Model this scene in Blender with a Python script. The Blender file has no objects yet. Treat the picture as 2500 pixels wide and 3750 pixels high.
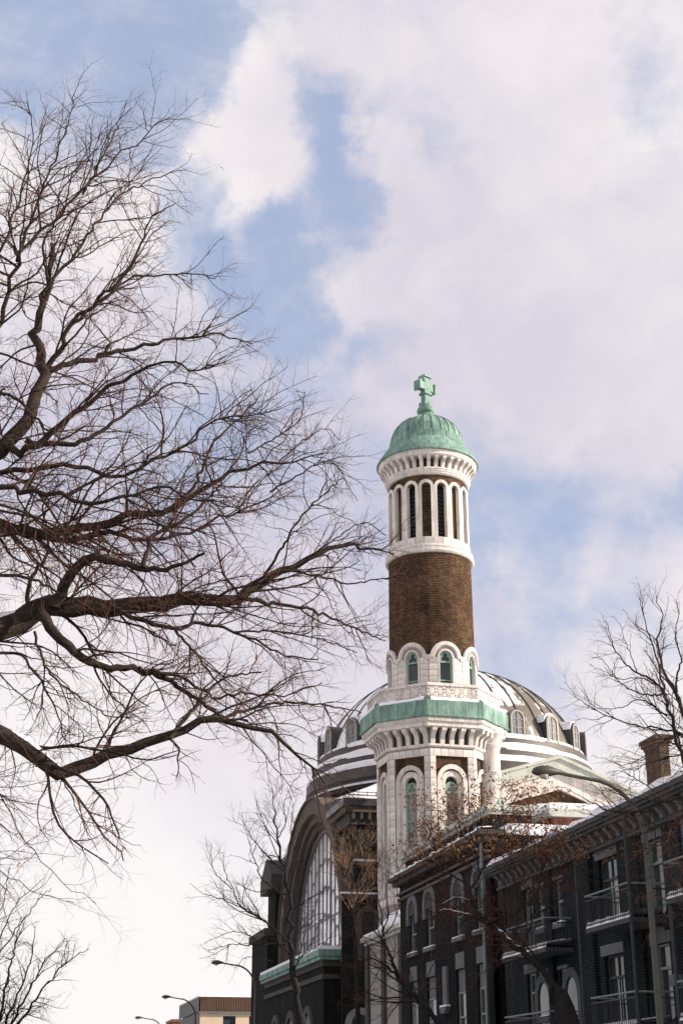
import bpy, math, random
import numpy as np
from mathutils import Vector
PI = math.pi
R_ = math.radians
random.seed(7)
rng = np.random.default_rng(11)
scn = bpy.context.scene
COL = scn.collection

# ------------------------------------------------------------------ camera
F_PX = 5208.0                                   # focal length in photograph pixels (50 mm, 36 mm tall frame)
PITCH = math.atan(2125 / F_PX)
EYE = 1.6
cam_d = bpy.data.cameras.new('camera')
cam_d.sensor_fit = 'VERTICAL'; cam_d.sensor_height = 36; cam_d.lens = 50
cam_d.clip_start = 0.1; cam_d.clip_end = 6000
cam = bpy.data.objects.new('camera', cam_d); COL.objects.link(cam)
cam.location = (0, 0, EYE); cam.rotation_euler = (PI / 2 + PITCH, 0, 0)
scn.camera = cam

# ------------------------------------------------------------------ light and view
SUN_AZ, SUN_EL = R_(97), R_(21)                 # azimuth clockwise from +Y
sun_vec = Vector((math.sin(SUN_AZ) * math.cos(SUN_EL), math.cos(SUN_AZ) * math.cos(SUN_EL), math.sin(SUN_EL)))
sd = bpy.data.lights.new('sun', 'SUN'); sd.energy = 4.5; sd.angle = R_(0.5); sd.color = (1.0, 0.88, 0.74)
sun = bpy.data.objects.new('sun', sd); COL.objects.link(sun)
sun.rotation_euler = sun_vec.to_track_quat('Z', 'Y').to_euler(); sun.location = (60, -10, 60)
scn.view_settings.view_transform = 'Standard'; scn.view_settings.look = 'None'
scn.view_settings.exposure = 0.92; scn.view_settings.gamma = 1.0
scn.view_settings.use_curve_mapping = False

def ray(px, py):
    dx = (px - 1250) / F_PX; dy = (1875 - py) / F_PX
    return dx, math.cos(PITCH) - dy * math.sin(PITCH), math.sin(PITCH) + dy * math.cos(PITCH)

# ------------------------------------------------------------------ sky
world = bpy.data.worlds.new('World'); scn.world = world; world.use_nodes = True
def build_sky():
    nt = world.node_tree; N = nt.nodes; L = nt.links; N.clear()
    out = N.new('ShaderNodeOutputWorld'); bg = N.new('ShaderNodeBackground'); L.new(bg.outputs[0], out.inputs[0])
    bg.inputs[1].default_value = 0.080
    sky = N.new('ShaderNodeTexSky'); sky.sky_type = 'NISHITA'; sky.sun_disc = False
    sky.sun_elevation = SUN_EL; sky.sun_rotation = SUN_AZ; sky.altitude = 50
    sky.air_density = 1.0; sky.dust_density = 1.0; sky.ozone_density = 1.4
    tc = N.new('ShaderNodeTexCoord')
    def math_(op, a, b=None, c=None, clamp=False):
        n = N.new('ShaderNodeMath'); n.operation = op; n.use_clamp = clamp
        for i, v in enumerate((a, b, c)):
            if v is None: continue
            if isinstance(v, (int, float)): n.inputs[i].default_value = v
            else: L.new(v, n.inputs[i])
        return n.outputs[0]
    def noise(scale, detail, rough, dist=0, off=(0, 0, 0), stretch=(1, 1, 1)):
        m = N.new('ShaderNodeMapping'); m.inputs['Location'].default_value = off; m.inputs['Scale'].default_value = stretch
        L.new(tc.outputs['Generated'], m.inputs[0])
        n = N.new('ShaderNodeTexNoise'); n.inputs['Scale'].default_value = scale; n.inputs['Detail'].default_value = detail
        n.inputs['Roughness'].default_value = rough; n.inputs['Distortion'].default_value = dist
        L.new(m.outputs[0], n.inputs['Vector']); return n
    # warp the directions so that the gaps between the clouds get ragged edges
    wn = noise(7, 6, 0.6, 0)
    wsub = N.new('ShaderNodeVectorMath'); wsub.operation = 'SUBTRACT'; L.new(wn.outputs['Color'], wsub.inputs[0]); wsub.inputs[1].default_value = (.5, .5, .5)
    wsc = N.new('ShaderNodeVectorMath'); wsc.operation = 'SCALE'; L.new(wsub.outputs[0], wsc.inputs[0]); wsc.inputs['Scale'].default_value = 0.17
    wad = N.new('ShaderNodeVectorMath'); wad.operation = 'ADD'; L.new(tc.outputs['Generated'], wad.inputs[0]); L.new(wsc.outputs[0], wad.inputs[1])
    wno = N.new('ShaderNodeVectorMath'); wno.operation = 'NORMALIZE'; L.new(wad.outputs[0], wno.inputs[0])
    gaps = [  # direction (as photograph pixel), angular radius in pixels, strength
        (60, 60, 520, 1.2), (420, 250, 420, 1.1), (700, 330, 260, .9), (760, 20, 260, .8),
        (1110, 430, 170, .9), (1170, 650, 180, .95), (1160, 850, 185, .95), (1000, 1060, 220, 1.1), (1450, 470, 150, .35), (1550, 510, 150, .35),
        (820, 830, 240, .95), (1200, 1300, 190, .8), (1440, 1230, 130, .6), (2440, 200, 230, .55), (760, 1450, 330, .5),
        (1860, 1740, 300, .5), (2200, 1850, 330, .42), (2060, 1960, 420, .35), (1850, 2240, 380, .42), (2200, 2330, 330, .36), (500, 1850, 500, .45),
        (1320, 2000, 330, .45), (2480, 1830, 120, .4)]
    puffs = [(440, 125, 90, .9), (1360, 520, 110, .5), (850, 400, 190, .75), (920, 600, 190, .8), (970, 800, 150, .7), (960, 960, 100, .6), (1500, 900, 400, .6), (2150, 1250, 480, .7),
        (2250, 2080, 160, .45), (1950, 2080, 150, .4), (300, 3000, 1000, .9), (750, 560, 200, .4), (150, 700, 330, .5)]
    acc = None
    for lst, sg in ((gaps, -1), (puffs, 1)):
        for (px, py, r, w) in lst:
            d = Vector(ray(px, py)).normalized()
            dp = N.new('ShaderNodeVectorMath'); dp.operation = 'DOT_PRODUCT'; L.new(wno.outputs[0], dp.inputs[0]); dp.inputs[1].default_value = d
            mr = N.new('ShaderNodeMapRange'); mr.interpolation_type = 'SMOOTHSTEP'; L.new(dp.outputs['Value'], mr.inputs[0])
            mr.inputs[1].default_value = math.cos(r * 1.4 / F_PX); mr.inputs[2].default_value = 1.0
            mr.inputs[3].default_value = 0; mr.inputs[4].default_value = sg * w
            acc = mr.outputs[0] if acc is None else math_('ADD', acc, mr.outputs[0])
    n1 = noise(5.0, 9, 0.58, 0.3, (3.1, 0.7, 1.3))
    n2 = noise(16, 7, 0.6, 0.2, (0.4, 2.2, 5.0))
    dens = math_('ADD', math_('MULTIPLY', math_('SUBTRACT', n1.outputs['Fac'], .5), .75), math_('MULTIPLY', math_('SUBTRACT', n2.outputs['Fac'], .5), 1.5))
    n4 = noise(9, 8, 0.66, 0.6, (1.7, 4.2, 0.3), (1.0, 1.0, 2.6))
    dens = math_('ADD', dens, math_('MULTIPLY', math_('SUBTRACT', n4.outputs['Fac'], .5), 1.0))
    dens = math_('ADD', dens, math_('MULTIPLY', math_('MAXIMUM', acc, -1.25), .80)); dens = math_('ADD', dens, .42)
    mk = N.new('ShaderNodeMapRange'); mk.interpolation_type = 'SMOOTHSTEP'; L.new(dens, mk.inputs[0])
    mk.inputs[1].default_value = -0.80; mk.inputs[2].default_value = 0.50; mk.inputs[3].default_value = 0.0; mk.inputs[4].default_value = 1.0
    # thickness of the cloud decides how bright it is
    n3 = noise(4.2, 5, 0.5, 0.4, (7.3, 1.1, 2.9))
    cr = N.new('ShaderNodeMapRange'); L.new(n3.outputs['Fac'], cr.inputs[0])
    cr.inputs[1].default_value = .36; cr.inputs[2].default_value = .66; cr.inputs[3].default_value = 0; cr.inputs[4].default_value = 1
    cc = N.new('ShaderNodeMix'); cc.data_type = 'RGBA'; L.new(math_('ADD', cr.outputs[0], math_('MULTIPLY', math_('SUBTRACT', n2.outputs['Fac'], .5), 1.1), None, True), cc.inputs[0])
    cc.inputs[6].default_value = (4.7, 4.4, 5.0, 1); cc.inputs[7].default_value = (6.15, 5.8, 5.9, 1)
    # towards the horizon the thin cloud is whiter and brighter
    sx = N.new('ShaderNodeSeparateXYZ'); L.new(tc.outputs['Generated'], sx.inputs[0])
    hz = N.new('ShaderNodeMapRange'); L.new(sx.outputs[2], hz.inputs[0]); hz.interpolation_type = 'SMOOTHSTEP'
    hz.inputs[1].default_value = 0.02; hz.inputs[2].default_value = 0.36; hz.inputs[3].default_value = 1; hz.inputs[4].default_value = 0
    c2 = N.new('ShaderNodeMix'); c2.data_type = 'RGBA'; L.new(math_('MULTIPLY', hz.outputs[0], .85), c2.inputs[0])
    L.new(cc.outputs[2], c2.inputs[6]); c2.inputs[7].default_value = (6.9, 6.6, 6.55, 1)
    # pale winter blue of the gaps
    hs = N.new('ShaderNodeHueSaturation'); hs.inputs['Saturation'].default_value = 0.9; hs.inputs['Value'].default_value = 1.0; hs.inputs['Hue'].default_value = 0.515
    L.new(sky.outputs[0], hs.inputs['Color'])
    veil = N.new('ShaderNodeMix'); veil.data_type = 'RGBA'; veil.inputs[0].default_value = 0.72
    L.new(hs.outputs[0], veil.inputs[6]); veil.inputs[7].default_value = (3.2, 3.85, 5.3, 1)
    mx = N.new('ShaderNodeMix'); mx.data_type = 'RGBA'; L.new(mk.outputs[0], mx.inputs[0])
    L.new(veil.outputs[2], mx.inputs[6]); L.new(c2.outputs[2], mx.inputs[7])
    L.new(mx.outputs[2], bg.inputs[0])
build_sky()

# ------------------------------------------------------------------ the street's own axes: t to the right of the camera, s along the street, z up
ANG = R_(12.3); CA, SA = math.cos(ANG), math.sin(ANG)
def W(t, s, z): return Vector((t * CA - s * SA, t * SA + s * CA, z))
def onS(px, py, S):
    X, Y, Z = ray(px, py); ss = -X * SA + Y * CA; tt = X * CA + Y * SA; k = S / ss
    return (tt * k, S, EYE + Z * k)
def onT(px, py, T):
    X, Y, Z = ray(px, py); ss = -X * SA + Y * CA; tt = X * CA + Y * SA; k = T / tt
    return (T, ss * k, EYE + Z * k)
def onY(px, py, Yd):
    X, Y, Z = ray(px, py); k = Yd / Y
    return Vector((X * k, Yd, EYE + Z * k))

# ------------------------------------------------------------------ materials
MAT = {}
def new_mat(name):
    m = bpy.data.materials.new(name); m.use_nodes = True; MAT[name] = m
    nt = m.node_tree; b = nt.nodes['Principled BSDF']; return m, nt, b
def solid(name, col, rough=.8, var=.18, scale=3.0, bump=.0, metal=0, spec=.3, detail=6, perobj=0.0, bscale=None, stretch=(1, 1, 1), dark=None, streak=0.0, streak_scale=(5, 5, .45), blotch=0.0):
    m, nt, b = new_mat(name); N, L = nt.nodes, nt.links
    tc = N.new('ShaderNodeTexCoord'); mp = N.new('ShaderNodeMapping'); mp.inputs['Scale'].default_value = stretch
    L.new(tc.outputs['Object'], mp.inputs[0])
    n = N.new('ShaderNodeTexNoise'); n.inputs['Scale'].default_value = scale; n.inputs['Detail'].default_value = detail; n.inputs['Roughness'].default_value = .62
    L.new(mp.outputs[0], n.inputs['Vector'])
    mr = N.new('ShaderNodeMapRange'); mr.inputs[1].default_value = .28; mr.inputs[2].default_value = .72
    mr.inputs[3].default_value = 0; mr.inputs[4].default_value = 1; L.new(n.outputs['Fac'], mr.inputs[0])
    mx = N.new('ShaderNodeMix'); mx.data_type = 'RGBA'; L.new(mr.outputs[0], mx.inputs[0])
    lo = dark if dark else tuple(c * (1 - var) for c in col)
    mx.inputs[6].default_value = (*lo, 1); mx.inputs[7].default_value = (*[min(1, c * (1 + var * .6)) for c in col], 1)
    res = mx.outputs[2]
    if perobj:
        oi = N.new('ShaderNodeObjectInfo'); r2 = N.new('ShaderNodeMapRange'); L.new(oi.outputs['Random'], r2.inputs[0])
        r2.inputs[3].default_value = 1 - perobj; r2.inputs[4].default_value = 1 + perobj * .5
        h = N.new('ShaderNodeHueSaturation'); L.new(res, h.inputs['Color']); L.new(r2.outputs[0], h.inputs['Value']); res = h.outputs[0]
    for amt, sc, ns in ((streak, streak_scale, 1.0), (blotch, (1, 1, 1), .45)):
        if not amt: continue
        m2 = N.new('ShaderNodeMapping'); m2.inputs['Scale'].default_value = sc; L.new(tc.outputs['Object'], m2.inputs[0])
        k = N.new('ShaderNodeTexNoise'); k.inputs['Scale'].default_value = ns; k.inputs['Detail'].default_value = 7; k.inputs['Roughness'].default_value = .65; L.new(m2.outputs[0], k.inputs['Vector'])
        q = N.new('ShaderNodeMapRange'); q.inputs[1].default_value = .32; q.inputs[2].default_value = .6; q.inputs[3].default_value = 1 - amt; q.inputs[4].default_value = 1.04; L.new(k.outputs['Fac'], q.inputs[0])
        h2 = N.new('ShaderNodeHueSaturation'); L.new(res, h2.inputs['Color']); L.new(q.outputs[0], h2.inputs['Value']); res = h2.outputs[0]
    L.new(res, b.inputs['Base Color']); b.inputs['Roughness'].default_value = rough; b.inputs['Metallic'].default_value = metal
    b.inputs['Specular IOR Level'].default_value = spec
    if bump:
        bn = N.new('ShaderNodeTexNoise'); bn.inputs['Scale'].default_value = bscale or scale * 6; bn.inputs['Detail'].default_value = 5
        L.new(mp.outputs[0], bn.inputs['Vector'])
        bp = N.new('ShaderNodeBump'); bp.inputs['Strength'].default_value = bump; bp.inputs['Distance'].default_value = .03
        L.new(bn.outputs['Fac'], bp.inputs['Height']); L.new(bp.outputs[0], b.inputs['Normal'])
    return m
def brick(name, c1, c2, mortar, row=.11, width=.34, msize=.016, cyl=None, patch=.3):
    """brick courses; cyl = radius for a round wall"""
    m, nt, b = new_mat(name); N, L = nt.nodes, nt.links
    tc = N.new('ShaderNodeTexCoord'); sx = N.new('ShaderNodeSeparateXYZ'); L.new(tc.outputs['Object'], sx.inputs[0])
    cb = N.new('ShaderNodeCombineXYZ')
    if cyl:
        at = N.new('ShaderNodeMath'); at.operation = 'ARCTAN2'; L.new(sx.outputs[1], at.inputs[0]); L.new(sx.outputs[0], at.inputs[1])
        ml = N.new('ShaderNodeMath'); ml.operation = 'MULTIPLY'; ml.inputs[1].default_value = cyl; L.new(at.outputs[0], ml.inputs[0]); L.new(ml.outputs[0], cb.inputs[0])
    else:
        ad = N.new('ShaderNodeMath'); ad.operation = 'ADD'; L.new(sx.outputs[0], ad.inputs[0]); L.new(sx.outputs[1], ad.inputs[1]); L.new(ad.outputs[0], cb.inputs[0])
    L.new(sx.outputs[2], cb.inputs[1])
    bt = N.new('ShaderNodeTexBrick'); L.new(cb.outputs[0], bt.inputs['Vector'])
    bt.inputs['Color1'].default_value = (*c1, 1); bt.inputs['Color2'].default_value = (*c2, 1); bt.inputs['Mortar'].default_value = (*mortar, 1)
    bt.inputs['Scale'].default_value = 1; bt.inputs['Mortar Size'].default_value = msize; bt.inputs['Brick Width'].default_value = width
    bt.inputs['Row Height'].default_value = row; bt.inputs['Mortar Smooth'].default_value = .3
    n = N.new('ShaderNodeTexNoise'); n.inputs['Scale'].default_value = .55; n.inputs['Detail'].default_value = 7; n.inputs['Roughness'].default_value = .65
    L.new(tc.outputs['Object'], n.inputs['Vector'])
    mr = N.new('ShaderNodeMapRange'); mr.inputs[1].default_value = .3; mr.inputs[2].default_value = .7; mr.inputs[3].default_value = 1 - patch; mr.inputs[4].default_value = 1 + patch
    L.new(n.outputs['Fac'], mr.inputs[0])
    m2 = N.new('ShaderNodeMapping'); m2.inputs['Scale'].default_value = (2.6, 2.6, .28); L.new(tc.outputs['Object'], m2.inputs[0])
    k = N.new('ShaderNodeTexNoise'); k.inputs['Scale'].default_value = 1; k.inputs['Detail'].default_value = 8; k.inputs['Roughness'].default_value = .7; L.new(m2.outputs[0], k.inputs['Vector'])
    q = N.new('ShaderNodeMapRange'); q.inputs[1].default_value = .3; q.inputs[2].default_value = .7; q.inputs[3].default_value = .62; q.inputs[4].default_value = 1.3; L.new(k.outputs['Fac'], q.inputs[0])
    w_ = N.new('ShaderNodeTexNoise'); w_.inputs['Scale'].default_value = 9; w_.inputs['Detail'].default_value = 2; L.new(tc.outputs['Object'], w_.inputs['Vector'])
    q2 = N.new('ShaderNodeMapRange'); q2.inputs[1].default_value = .35; q2.inputs[2].default_value = .65; q2.inputs[3].default_value = .84; q2.inputs[4].default_value = 1.16; L.new(w_.outputs['Fac'], q2.inputs[0])
    mm = N.new('ShaderNodeMath'); mm.operation = 'MULTIPLY'; L.new(q.outputs[0], mm.inputs[0]); L.new(mr.outputs[0], mm.inputs[1])
    mm2 = N.new('ShaderNodeMath'); mm2.operation = 'MULTIPLY'; L.new(mm.outputs[0], mm2.inputs[0]); L.new(q2.outputs[0], mm2.inputs[1])
    h = N.new('ShaderNodeHueSaturation'); L.new(bt.outputs['Color'], h.inputs['Color']); L.new(mm2.outputs[0], h.inputs['Value'])
    L.new(h.outputs[0], b.inputs['Base Color']); b.inputs['Roughness'].default_value = .9; b.inputs['Specular IOR Level'].default_value = .04
    bp = N.new('ShaderNodeBump'); bp.inputs['Strength'].default_value = .5; bp.inputs['Distance'].default_value = .012; bp.invert = True
    L.new(bt.outputs['Fac'], bp.inputs['Height']); L.new(bp.outputs[0], b.inputs['Normal'])
    return m
def dusted(name, base, snow, bias, stretch, base_rough=.45, scale=1.0, metal=0.0):
    """weathered sheet metal with patches of snow lying on it"""
    m, nt, b = new_mat(name); N, L = nt.nodes, nt.links
    tc = N.new('ShaderNodeTexCoord'); mp = N.new('ShaderNodeMapping'); mp.inputs['Scale'].default_value = stretch
    L.new(tc.outputs['Object'], mp.inputs[0])
    n = N.new('ShaderNodeTexNoise'); n.inputs['Scale'].default_value = scale; n.inputs['Detail'].default_value = 8; n.inputs['Roughness'].default_value = .62
    L.new(mp.outputs[0], n.inputs['Vector'])
    sx = N.new('ShaderNodeSeparateXYZ'); L.new(tc.outputs['Object'], sx.inputs[0])
    ax = N.new('ShaderNodeMath'); ax.operation = 'MULTIPLY_ADD'; L.new(sx.outputs[0], ax.inputs[0]); ax.inputs[1].default_value = bias[0]; ax.inputs[2].default_value = bias[2]
    az = N.new('ShaderNodeMath'); az.operation = 'MULTIPLY_ADD'; L.new(sx.outputs[2], az.inputs[0]); az.inputs[1].default_value = bias[1]; L.new(ax.outputs[0], az.inputs[2])
    ad = N.new('ShaderNodeMath'); ad.operation = 'ADD'; L.new(n.outputs['Fac'], ad.inputs[0]); L.new(az.outputs[0], ad.inputs[1])
    mr = N.new('ShaderNodeMapRange'); mr.interpolation_type = 'SMOOTHSTEP'; mr.inputs[1].default_value = .47; mr.inputs[2].default_value = .58; L.new(ad.outputs[0], mr.inputs[0])
    n2 = N.new('ShaderNodeTexNoise'); n2.inputs['Scale'].default_value = 2.5; n2.inputs['Detail'].default_value = 6; L.new(tc.outputs['Object'], n2.inputs['Vector'])
    v = N.new('ShaderNodeMix'); v.data_type = 'RGBA'; L.new(n2.outputs['Fac'], v.inputs[0])
    v.inputs[6].default_value = (*[c * .6 for c in base], 1); v.inputs[7].default_value = (*[c * 1.35 for c in base], 1)
    mx = N.new('ShaderNodeMix'); mx.data_type = 'RGBA'; L.new(mr.outputs[0], mx.inputs[0]); L.new(v.outputs[2], mx.inputs[6]); mx.inputs[7].default_value = (*snow, 1)
    L.new(mx.outputs[2], b.inputs['Base Color'])
    rr = N.new('ShaderNodeMapRange'); L.new(mr.outputs[0], rr.inputs[0]); rr.inputs[3].default_value = base_rough; rr.inputs[4].default_value = .95; L.new(rr.outputs[0], b.inputs['Roughness'])
    b.inputs['Specular IOR Level'].default_value = .35
    bp = N.new('ShaderNodeBump'); bp.inputs['Strength'].default_value = .6; bp.inputs['Distance'].default_value = .06; L.new(mr.outputs[0], bp.inputs['Height']); L.new(bp.outputs[0], b.inputs['Normal'])
    return m
def glass(name, col, rough=.12, var=.5, scale=2.0, spec=.6):
    m = solid(name, col, rough, var, scale, 0, 0, spec); return m

solid('limestone', (.68, .635, .595), .85, .18, 1.6, .3, perobj=.18, bscale=22, streak=.30)
solid('limestone_trim', (.68, .635, .595), .82, .16, 1.2, .2, bscale=18, streak=.32, blotch=.14)
solid('joint', (.30, .27, .26), .95, .1, 3)
brick('tower_brick', (.145, .085, .048), (.075, .046, .029), (.022, .017, .015), .115, .30, .022, cyl=2.9, patch=.45)
brick('tower_brick_flat', (.118, .070, .040), (.072, .044, .028), (.026, .020, .017), .085, .27, .016, patch=.25)
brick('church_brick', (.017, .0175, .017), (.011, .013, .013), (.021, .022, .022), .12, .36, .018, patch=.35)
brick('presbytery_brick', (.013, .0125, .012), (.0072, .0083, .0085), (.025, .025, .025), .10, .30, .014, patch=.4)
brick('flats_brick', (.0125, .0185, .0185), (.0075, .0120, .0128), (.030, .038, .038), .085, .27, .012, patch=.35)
brick('red_brick', (.30, .105, .06), (.22, .08, .05), (.20, .15, .12), .09, .28, .014, patch=.25)
brick('chimney_brick', (.105, .068, .046), (.07, .047, .035), (.11, .09, .075), .085, .27, .014, patch=.25)
solid('patina', (.235, .37, .31), .66, .40, 1.6, .15, spec=.3, stretch=(1, 1, .5), dark=(.10, .20, .17), streak=.55, streak_scale=(6, 6, .6), blotch=.35)
solid('patina_pale', (.43, .455, .415), .65, .2, 1.3, .08, spec=.35)
solid('window_green', (.22, .36, .30), .6, .2, 3)
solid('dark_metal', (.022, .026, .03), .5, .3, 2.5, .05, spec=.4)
solid('roof_metal', (.035, .038, .042), .42, .35, 1.6, .06, spec=.5)
solid('ring_metal', (.068, .061, .055), .55, .35, 1.2, .06, spec=.3)
solid('dormer_frame', (.36, .32, .28), .8, .2, 3)
solid('soffit', (.075, .058, .042), .8, .25, 2)
solid('brown_stone', (.10, .082, .068), .88, .3, 1.1, .25)
solid('dark_stone', (.055, .052, .048), .9, .3, 1.2, .25)
solid('snow', (.80, .80, .84), .9, .05, 1.5, .35, spec=.2, bscale=5)
solid('bark', (.036, .027, .022), .95, .5, 7, .8, bscale=30, spec=.15)
solid('twig', (.115, .056, .043), .9, .4, 5, spec=.15)
solid('far_bark', (.022, .020, .020), .95, .4, 5, .3, spec=.15)
solid('sunlit_twig', (.33, .21, .13), .85, .4, 4, spec=.2)  # sunlight put into the colour: a brighter, golden copy of the twigs
solid('dead_leaf', (.34, .155, .06), .8, .4, 4, spec=.2)
solid('russet_leaf', (.23, .12, .055), .8, .5, 1.2, spec=.2)
glass('dark_glass', (.028, .040, .044), .10)
glass('sky_glass', (.19, .21, .22), .16, .35, .8)
glass('arch_glass', (.74, .74, .77), .10, .18, .7, .8)  # whitish base colour stands in for the sky reflected in the panes
solid('white_paint', (.19, .23, .24), .6, .2, 4)
solid('grey_stone', (.12, .128, .135), .88, .2, 2, .2)
solid('cornice_paint', (.04, .05, .052), .7, .3, 3)
solid('lead_mullion', (.15, .14, .14), .6, .2, 3)
solid('base_stone', (.30, .285, .275), .9, .14, 1.2, .2)
solid('blue_paint', (.04, .09, .15), .5, .15, 2)
solid('lamp_metal', (.045, .045, .035), .45, .25, 3, spec=.5)
solid('lamp_lens', (.35, .36, .33), .25, .1, 3, spec=.6)
solid('cladding', (.16, .105, .075), .7, .2, 1)
solid('tan_wall', (.50, .40, .29), .85, .12, .4)
solid('far_shade', (.07, .07, .075), .6, .2, .5)  # shade put into the colour of the tan block's street side
solid('trodden_snow', (.56, .56, .57), .9, .3, .2, .2)
solid('asphalt', (.06, .06, .062), .9, .2, 1.5)
solid('concrete', (.36, .35, .34), .9, .15, 1.5)
solid('curtain', (.46, .42, .40), .9, .2, 3)
dusted('dome_sheet', (.135, .117, .098), (.84, .83, .86), (-.040, .012, -.265), (1.1, 1.1, .34), .42, 1.0)

# ------------------------------------------------------------------ mesh helpers
class Fr:
    """flat wall: a along u, b up, d out along n (coordinates local to the thing)"""
    def __init__(s, o, u, n): s.o, s.u, s.n = o, u, n
    def pt(s, a, b, d): return (s.o[0] + s.u[0] * a + s.n[0] * d, s.o[1] + s.u[1] * a + s.n[1] * d, s.o[2] + b)
class Cy:
    """round wall about the local z axis; a is arc length from angle phi"""
    def __init__(s, R, phi): s.R, s.phi = R, phi
    def pt(s, a, b, d):
        g = s.phi + a / s.R; return ((s.R + d) * math.cos(g), (s.R + d) * math.sin(g), b)
class MB:
    def __init__(s): s.v = []; s.f = []
    def add(s, vs, fs):
        o = len(s.v); s.v += vs; s.f += [tuple(i + o for i in q) for q in fs]
    def box(s, x0, x1, y0, y1, z0, z1):
        s.add([(x, y, z) for z in (z0, z1) for y in (y0, y1) for x in (x0, x1)], [(0, 2, 3, 1), (4, 5, 7, 6), (0, 1, 5, 4), (2, 6, 7, 3), (0, 4, 6, 2), (1, 3, 7, 5)]); return s
    def fbox(s, fr, a0, a1, b0, b1, d0, d1, n=1):
        """box on a wall frame, n slices along a"""
        vs = []; fs = []
        for i in range(n + 1):
            a = a0 + (a1 - a0) * i / n
            vs += [fr.pt(a, b0, d0), fr.pt(a, b0, d1), fr.pt(a, b1, d1), fr.pt(a, b1, d0)]
        for i in range(n):
            q = i * 4; p = q + 4
            for k in range(4): fs.append((q + k, p + k, p + (k + 1) % 4, q + (k + 1) % 4))
        fs += [(0, 1, 2, 3), (n * 4 + 3, n * 4 + 2, n * 4 + 1, n * 4)]
        s.add(vs, fs); return s
    def loops(s, la, lb, closed=False):
        n = len(la); o = len(s.v); s.v += list(la) + list(lb)
        for i in range(n if closed else n - 1):
            j = (i + 1) % n; s.f.append((o + i, o + j, o + n + j, o + n + i))
        return s
    def arch(s, fr, ac, spring, ri, ro, bot, d0, d1, n=16, ell=1.0):
        """arch ring with legs down to bot, between d0 (front) and d1 (back)"""
        def path(r):
            p = [(ac - r, bot)] + [(ac - r * math.cos(PI * i / n), spring + r * ell * math.sin(PI * i / n)) for i in range(n + 1)] + [(ac + r, bot)]
            return p
        pi_, po = path(ri), path(ro)
        A = [fr.pt(a, b, d0) for a, b in pi_]; B = [fr.pt(a, b, d0) for a, b in po]
        C = [fr.pt(a, b, d1) for a, b in pi_]; D = [fr.pt(a, b, d1) for a, b in po]
        s.loops(B, A); s.loops(A, C); s.loops(C, D); s.loops(D, B)
        for k in (0, -1): s.add([A[k], B[k], D[k], C[k]], [(0, 1, 2, 3)])
        return s
    def archplate(s, fr, ac, spring, r, bot, d, n=16, ell=1.0):
        p = [(ac - r, bot)] + [(ac - r * math.cos(PI * i / n), spring + r * ell * math.sin(PI * i / n)) for i in range(n + 1)] + [(ac + r, bot)]
        c = len(s.v); s.v.append(fr.pt(ac, (bot + spring) / 2, d)); o = len(s.v); s.v += [fr.pt(a, b, d) for a, b in p]
        for i in range(len(p)): s.f.append((c, o + i, o + (i + 1) % len(p)))
        return s
    def spandrel(s, fr, ac, spring, r, a0, a1, top, d, n=16):
        """wall over an arch: from the arch curve up to top, and the sides a0..ac-r, ac+r..a1 from spring up"""
        aa = [a0] + [ac - r * math.cos(PI * i / n) for i in range(n + 1)] + [a1]
        bb = [spring] + [spring + r * math.sin(PI * i / n) for i in range(n + 1)] + [spring]
        s.loops([fr.pt(a, b, d) for a, b in zip(aa, bb)], [fr.pt(a, top, d) for a in aa]); return s
    def fquad(s, fr, a0, a1, b0, b1, d, n=1):
        s.loops([fr.pt(a0 + (a1 - a0) * i / n, b0, d) for i in range(n + 1)], [fr.pt(a0 + (a1 - a0) * i / n, b1, d) for i in range(n + 1)]); return s
    def prism(s, fr, poly, d0, d1):
        n = len(poly); A = [fr.pt(a, b, d0) for a, b in poly]; B = [fr.pt(a, b, d1) for a, b in poly]
        o = len(s.v); s.v += A + B; s.f.append(tuple(range(o, o + n))); s.f.append(tuple(range(o + 2 * n - 1, o + n - 1, -1)))
        for i in range(n): j = (i + 1) % n; s.f.append((o + i, o + n + i, o + n + j, o + j))
        return s
    def lathe(s, prof, n=48, a0=0, a1=2 * PI, cx=0, cy=0):
        full = abs(a1 - a0 - 2 * PI) < 1e-6; m = n if full else n + 1; o = len(s.v)
        for r, z in prof:
            for i in range(m):
                g = a0 + (a1 - a0) * i / n; s.v.append((cx + r * math.cos(g), cy + r * math.sin(g), z))
        for k in range(len(prof) - 1):
            for i in range(n):
                j = (i + 1) % m if full else i + 1
                s.f.append((o + k * m + i, o + k * m + j, o + (k + 1) * m + j, o + (k + 1) * m + i))
        return s
    def tube(s, pts, rad, sides=8, cap=True):
        pts = [Vector(p) for p in pts]; n = len(pts); o = len(s.v)
        if not isinstance(rad, (list, tuple)): rad = [rad] * n
        ref = None
        for i, p in enumerate(pts):
            t = (pts[min(i + 1, n - 1)] - pts[max(i - 1, 0)]).normalized()
            if ref is None: ref = Vector((0, 0, 1)) if abs(t.z) < .9 else Vector((1, 0, 0))
            u = t.cross(ref).normalized(); w = t.cross(u); ref = -w if False else ref
            for k in range(sides):
                g = 2 * PI * k / sides; s.v.append(tuple(p + (u * math.cos(g) + w * math.sin(g)) * rad[i]))
        for i in range(n - 1):
            for k in range(sides):
                j = (k + 1) % sides; s.f.append((o + i * sides + k, o + i * sides + j, o + (i + 1) * sides + j, o + (i + 1) * sides + k))
        if cap: s.f.append(tuple(range(o + sides - 1, o - 1, -1))); s.f.append(tuple(range(o + (n - 1) * sides, o + n * sides)))
        return s
    def mesh(s, name):
        me = bpy.data.meshes.new(name); me.from_pydata(s.v, [], s.f); me.update(); return me
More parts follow.
